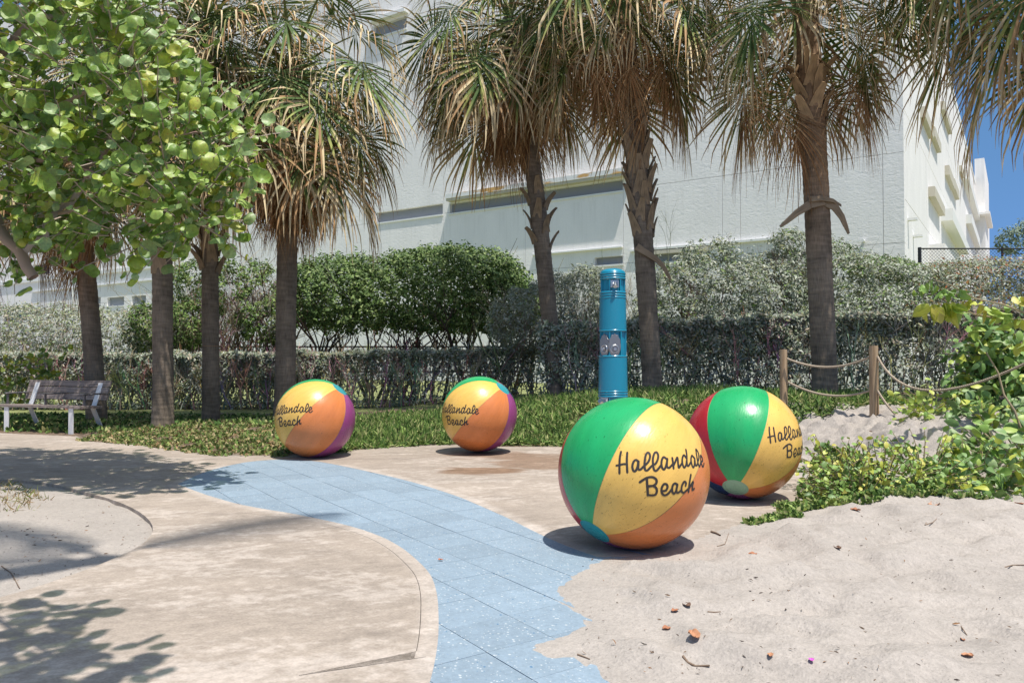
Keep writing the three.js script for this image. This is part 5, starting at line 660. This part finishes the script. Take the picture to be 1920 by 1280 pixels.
// ---------------------------------------------------------------- ground cover and litter
const lax = leafGeo(1, 0.14, 0.35, 0.9, 3);
const GRASS = [[0.20, 0.26, 0.075], [0.27, 0.31, 0.10], [0.38, 0.35, 0.16], [0.13, 0.19, 0.055], [0.48, 0.38, 0.22], [0.10, 0.16, 0.045]], LUSH = [[0.15, 0.25, 0.06], [0.21, 0.32, 0.08], [0.32, 0.41, 0.13], [0.09, 0.17, 0.045], [0.42, 0.43, 0.19], [0.07, 0.13, 0.035]];
function cover(label, poly, n, s0, s1, cols, seed, { geo = blade, lie = 0.6, wid = 1, mat = dullM, edge = 0.12, name = 'grass' } = {}) {
  const r = rng(seed), P = poly, xs = P.map((q) => q[0]), ds = P.map((q) => q[1]), x0 = Math.min(...xs), x1 = Math.max(...xs), d0 = Math.min(...ds), d1 = Math.max(...ds);
  const o = scatter(name, null, geo, mat, n, () => { let x, d; for (let k = 0; k < 60; k++) { x = lerp(x0, x1, r()); d = lerp(d0, d1, r()); if (sdPoly(P, x, d) < edge * noise(x * 3, d * 3) && noise(x * 2.3 + seed, d * 2.3) > -0.42 + 0.25 * r()) break; }
    const tuft = 0.7 + 0.5 * noise(x * 1.6, d * 1.6) , c = pick(r, cols), k = 0.7 + 0.6 * r(), s = lerp(s0, s1, r()) * (0.8 + 0.5 * tuft); return { p: V(x, groundY(x, d) - 0.01 + (geo === blade ? 0 : s0 * r()), -d), n: V((r() - 0.5) * 2 * lie, 0.75, (r() - 0.5) * 2 * lie), roll: r() * 6.28, sv: V(s * wid, s, s), s, c: [c[0] * k, c[1] * k, c[2] * k] }; });
  o.userData = { kind: 'stuff', label, category: 'grass' }; return o;
}
const gpoly = (l) => l.map(([x, y]) => { const q = onGround(x, y); return [q.x, -q.z]; });
cover('thin sunlit grass along the left edge of the paving under the palms', gpoly([[148, 826], [250, 836], [350, 851], [420, 858], [520, 858], [560, 850], [560, 800], [420, 790], [300, 785], [215, 790], [190, 812]]), 14000, 0.022, 0.062, [...GRASS, ...GRASS, LUSH[0], [0.42, 0.27, 0.14]], 601, { geo: broad, lie: 1.3, edge: 0.2 });
cover('shaded turf behind the bench and palm trunks', gpoly([[-200, 800], [200, 812], [420, 800], [560, 800], [560, 782], [300, 778], [-200, 780]]), 6000, 0.04, 0.09, [...LUSH, GRASS[2]], 602, { geo: broad, lie: 1.3 });
cover('long tangled green grass on the slope between the two farther balls', [...plan([[560, 852], [640, 849], [700, 840], [830, 834], [960, 838]]), [0.2, 12.4], [-0.4, 13.6], [-2, 13.6], [-3.6, 12.8]], 22000, 0.05, 0.105, LUSH, 603, { geo: lax, lie: 1.5, wid: 0.8, edge: 0.2 });
cover('lush grass around the teal post and palm foot', [[-0.1, 10.9], [0.7, 10.85], [1.5, 10.5], [2.6, 10.0], [3.0, 10.6], [3.0, 13.6], [-0.3, 13.8]], 19000, 0.05, 0.115, LUSH, 604, { geo: lax, lie: 1.4, wid: 0.7 });
cover('grass tufts behind the sandy berm below the ropes', [[3.0, 10.3], [4.3, 10.0], [5.6, 9.9], [6, 13], [3, 13.6]], 13000, 0.05, 0.11, LUSH, 605, { geo: lax, lie: 1.4, wid: 0.7 });
cover('creeping green vine spreading onto the pale sand by the balls', gpoly([[1405, 985], [1450, 965], [1500, 940], [1515, 900], [1530, 850], [1580, 845], [1700, 850], [1800, 850], [1960, 860], [1960, 940], [1860, 938], [1750, 935], [1660, 938], [1560, 952], [1500, 965], [1440, 982]]), 15000, 0.022, 0.05, [...LUSH, ...LUSH, [0.25, 0.3, 0.06]], 606, { geo: broad, lie: 1.2, edge: 0.25, name: 'vine' });
cover('patchy green and dry sprigs on the small sand island at the left edge', gpoly([[-200, 900], [40, 905], [80, 925], [60, 955], [20, 965], [-200, 960]]), 900, 0.03, 0.08, [[0.2, 0.24, 0.06], [0.3, 0.2, 0.1], [0.35, 0.28, 0.16]], 607, { lie: 1.6, edge: 0.3 });
scene.children.forEach((o) => { if (o.name.startsWith('vine')) o.userData.category = 'vine'; });

const litterM = std(lin(1, 1, 1), { roughness: 0.9, side: THREE.DoubleSide });
{
  const r = rng(701), cols = [[0.10, 0.065, 0.04], [0.16, 0.10, 0.06], [0.07, 0.05, 0.04], [0.25, 0.13, 0.06]];
  const spots = []; for (let k = 0; k < 300; k++) spots.push(onGround(1080 + r() * 840, 965 + Math.pow(r(), 1.2) * 320)); for (let k = 0; k < 230; k++) { const q = onGround(r() * 270, 905 + r() * 190); if (-sdPoly(ISLAND, q.x, -q.z) > 0.02) spots.push(q); } for (let k = 0; k < 90; k++) spots.push(onGround(160 + r() * 400, 832 + r() * 30)); for (let k = 0; k < 160; k++) spots.push(onGround(1490 + r() * 330, 770 + r() * 90));
  const o = scatter('litter', null, leafGeo(1, 0.16, 0.5, 0.2), litterM, spots.length, (i) => ({ p: spots[i].clone().add(V(0, 0.004, 0)), n: V(r() - 0.5, 0.12 * r(), r() - 0.5), roll: r() * 6.28, s: 0.009 + 0.022 * r() * r(), c: pick(r, cols) }));
  o.userData = { kind: 'stuff', label: 'scattered brown plant bits on the sand', category: 'litter' };
}
// fallen leaves and twigs that can be told apart
const leafBrown = [std(lin(0.34, 0.14, 0.07), { side: THREE.DoubleSide, roughness: 0.7 }), std(lin(0.45, 0.22, 0.12), { side: THREE.DoubleSide, roughness: 0.7 }), std(lin(0.16, 0.09, 0.06), { side: THREE.DoubleSide, roughness: 0.8 })];
function curled(seed, w) { const r = rng(seed), p = [], id = [], uv = [], N = 8, M = 6; for (let j = 0; j <= N; j++) for (let i = 0; i <= M; i++) { const v = j / N, u = i / M * 2 - 1, ww = w * Math.pow(Math.sin(Math.PI * (0.05 + 0.9 * v)), 0.8); p.push(u * ww, 0.5 * Math.abs(u + 0.2 * Math.sin(v * 5 + seed)) ** 1.6 * ww + 0.35 * (v - 0.5) ** 2 + 0.16 * noise(u * 2 + seed, v * 4), v - 0.5); uv.push(u, v); } for (let j = 0; j < N; j++) for (let i = 0; i < M; i++) { const a = j * (M + 1) + i, b = a + M + 1; id.push(a, b, a + 1, a + 1, b, b + 1); } return geom(p, id, { uv }); }
const CUR = [curled(1, 0.3), curled(5, 0.4), curled(9, 0.24)];
[[1302, 1193, 0.10, 1, 'largest fallen brown leaf lying alone on the open sand'], [1412, 1041, 0.06, 0, 'orange brown fallen leaf on the sand right of the nearest ball'], [1570, 1028, 0.085, 2, 'dark brown curled leaf on the sand below the vine'], [1266, 1146, 0.05, 0, 'small rust leaf above left of the largest fallen leaf'], [1288, 1136, 0.055, 2, 'small dark curled leaf above the largest fallen leaf'], [1558, 945, 0.10, 1, 'reddish leaf at the front edge of the vine'], [1605, 957, 0.09, 0, 'red brown leaf on sand just below the vine edge'], [1752, 949, 0.13, 1, 'big pinkish brown leaf where the shrub meets the sand'], [1912, 945, 0.08, 0, 'orange leaf at the right picture edge under the shrub'], [1445, 1230, 0.045, 1, 'small tan leaf on the front sand near the pink petal'], [1815, 1231, 0.05, 1, 'pale orange leaf on the front sand towards the right corner'], [1806, 1200, 0.04, 0, 'tiny red leaf on the sand above the pale orange leaf'], [245, 823, 0.12, 1, 'pinkish dead leaf in the grass edge left of the thick grey palm'], [330, 818, 0.12, 0, 'brown dead leaf in the grass below the wired palm'], [518, 832, 0.1, 1, 'pale dead leaf tucked beside the ball on the left grass'], [1636, 818, 0.12, 2, 'dark brown leaf on the berm below the wooden post'], [1250, 1180, 0.05, 0, 'small curled brown shred left of the largest fallen leaf']].forEach(([x, y, s, m, label], i) => { const p = onGround(x, y), o = mesh('fallen_leaf', CUR[i % 3], leafBrown[m]); o.position.copy(p).add(V(0, 0.004, 0)); o.rotation.y = i * 1.7; o.scale.setScalar(s * 0.85); tag(o, label, 'leaf', 'fallen leaves'); });
{ const p = onGround(826, 1067), o = mesh('fallen_leaf', CUR[0], std(lin(0.5, 0.16, 0.07), { side: THREE.DoubleSide })); o.position.set(p.x, 0.008, p.z); o.rotation.y = 1.2; o.scale.setScalar(0.035); tag(o, 'small orange scrap of leaf on the blue tiles', 'leaf', 'fallen leaves');
  const q = onGround(1522, 1239), f = mesh('petal', CUR[1], std(lin(0.6, 0.12, 0.5), { side: THREE.DoubleSide })); f.position.copy(q).add(V(0, 0.004, 0)); f.scale.setScalar(0.026); tag(f, 'tiny pink purple petal on the front sand', 'petal');
  const tw = (pts, r0, label) => { const t = new Tubes(); t.add(pts.map(([x, y]) => onGround(x, y).add(V(0, r0 * 0.9, 0))), [r0, r0 * 0.6], 6, [1, 1, 1]); const o = mesh('twig', t.geo(), std(lin(0.2, 0.14, 0.1))); tag(o, label, 'twig', 'twigs on the sand'); };
  tw([[1281, 1232], [1290, 1244], [1305, 1251], [1331, 1250]], 0.006, 'curved brown twig on the sand below the largest fallen leaf');
  tw([[1083, 1228], [1094, 1232], [1106, 1237]], 0.004, 'thin dark twig lying where the tiles meet the sand');
  tw([[1799, 1169], [1806, 1180], [1814, 1192]], 0.0035, 'thin straight twig on the sand towards the right');
  tw([[1327, 1148], [1340, 1149], [1352, 1148]], 0.004, 'short forked twig right of the small rust leaf');
  tw([[1334, 998], [1344, 1001], [1351, 1005]], 0.008, 'short thick twig beside the foot of the nearest ball');
  tw([[1345, 1025], [1360, 1020], [1367, 1000]], 0.003, 'fine reddish stem curving on the sand by the nearest ball');
  tw([[1735, 985], [1750, 979], [1768, 972]], 0.004, 'dry stick on the sand below the big pinkish leaf');
  tw([[1876, 1067], [1900, 1060], [1925, 1057]], 0.004, 'pale stick at the right edge of the sand');
  tw([[2, 1062], [20, 1075], [36, 1104]], 0.004, 'long thin dark twig on the left sand island');
}

renderer.render(scene, camera);
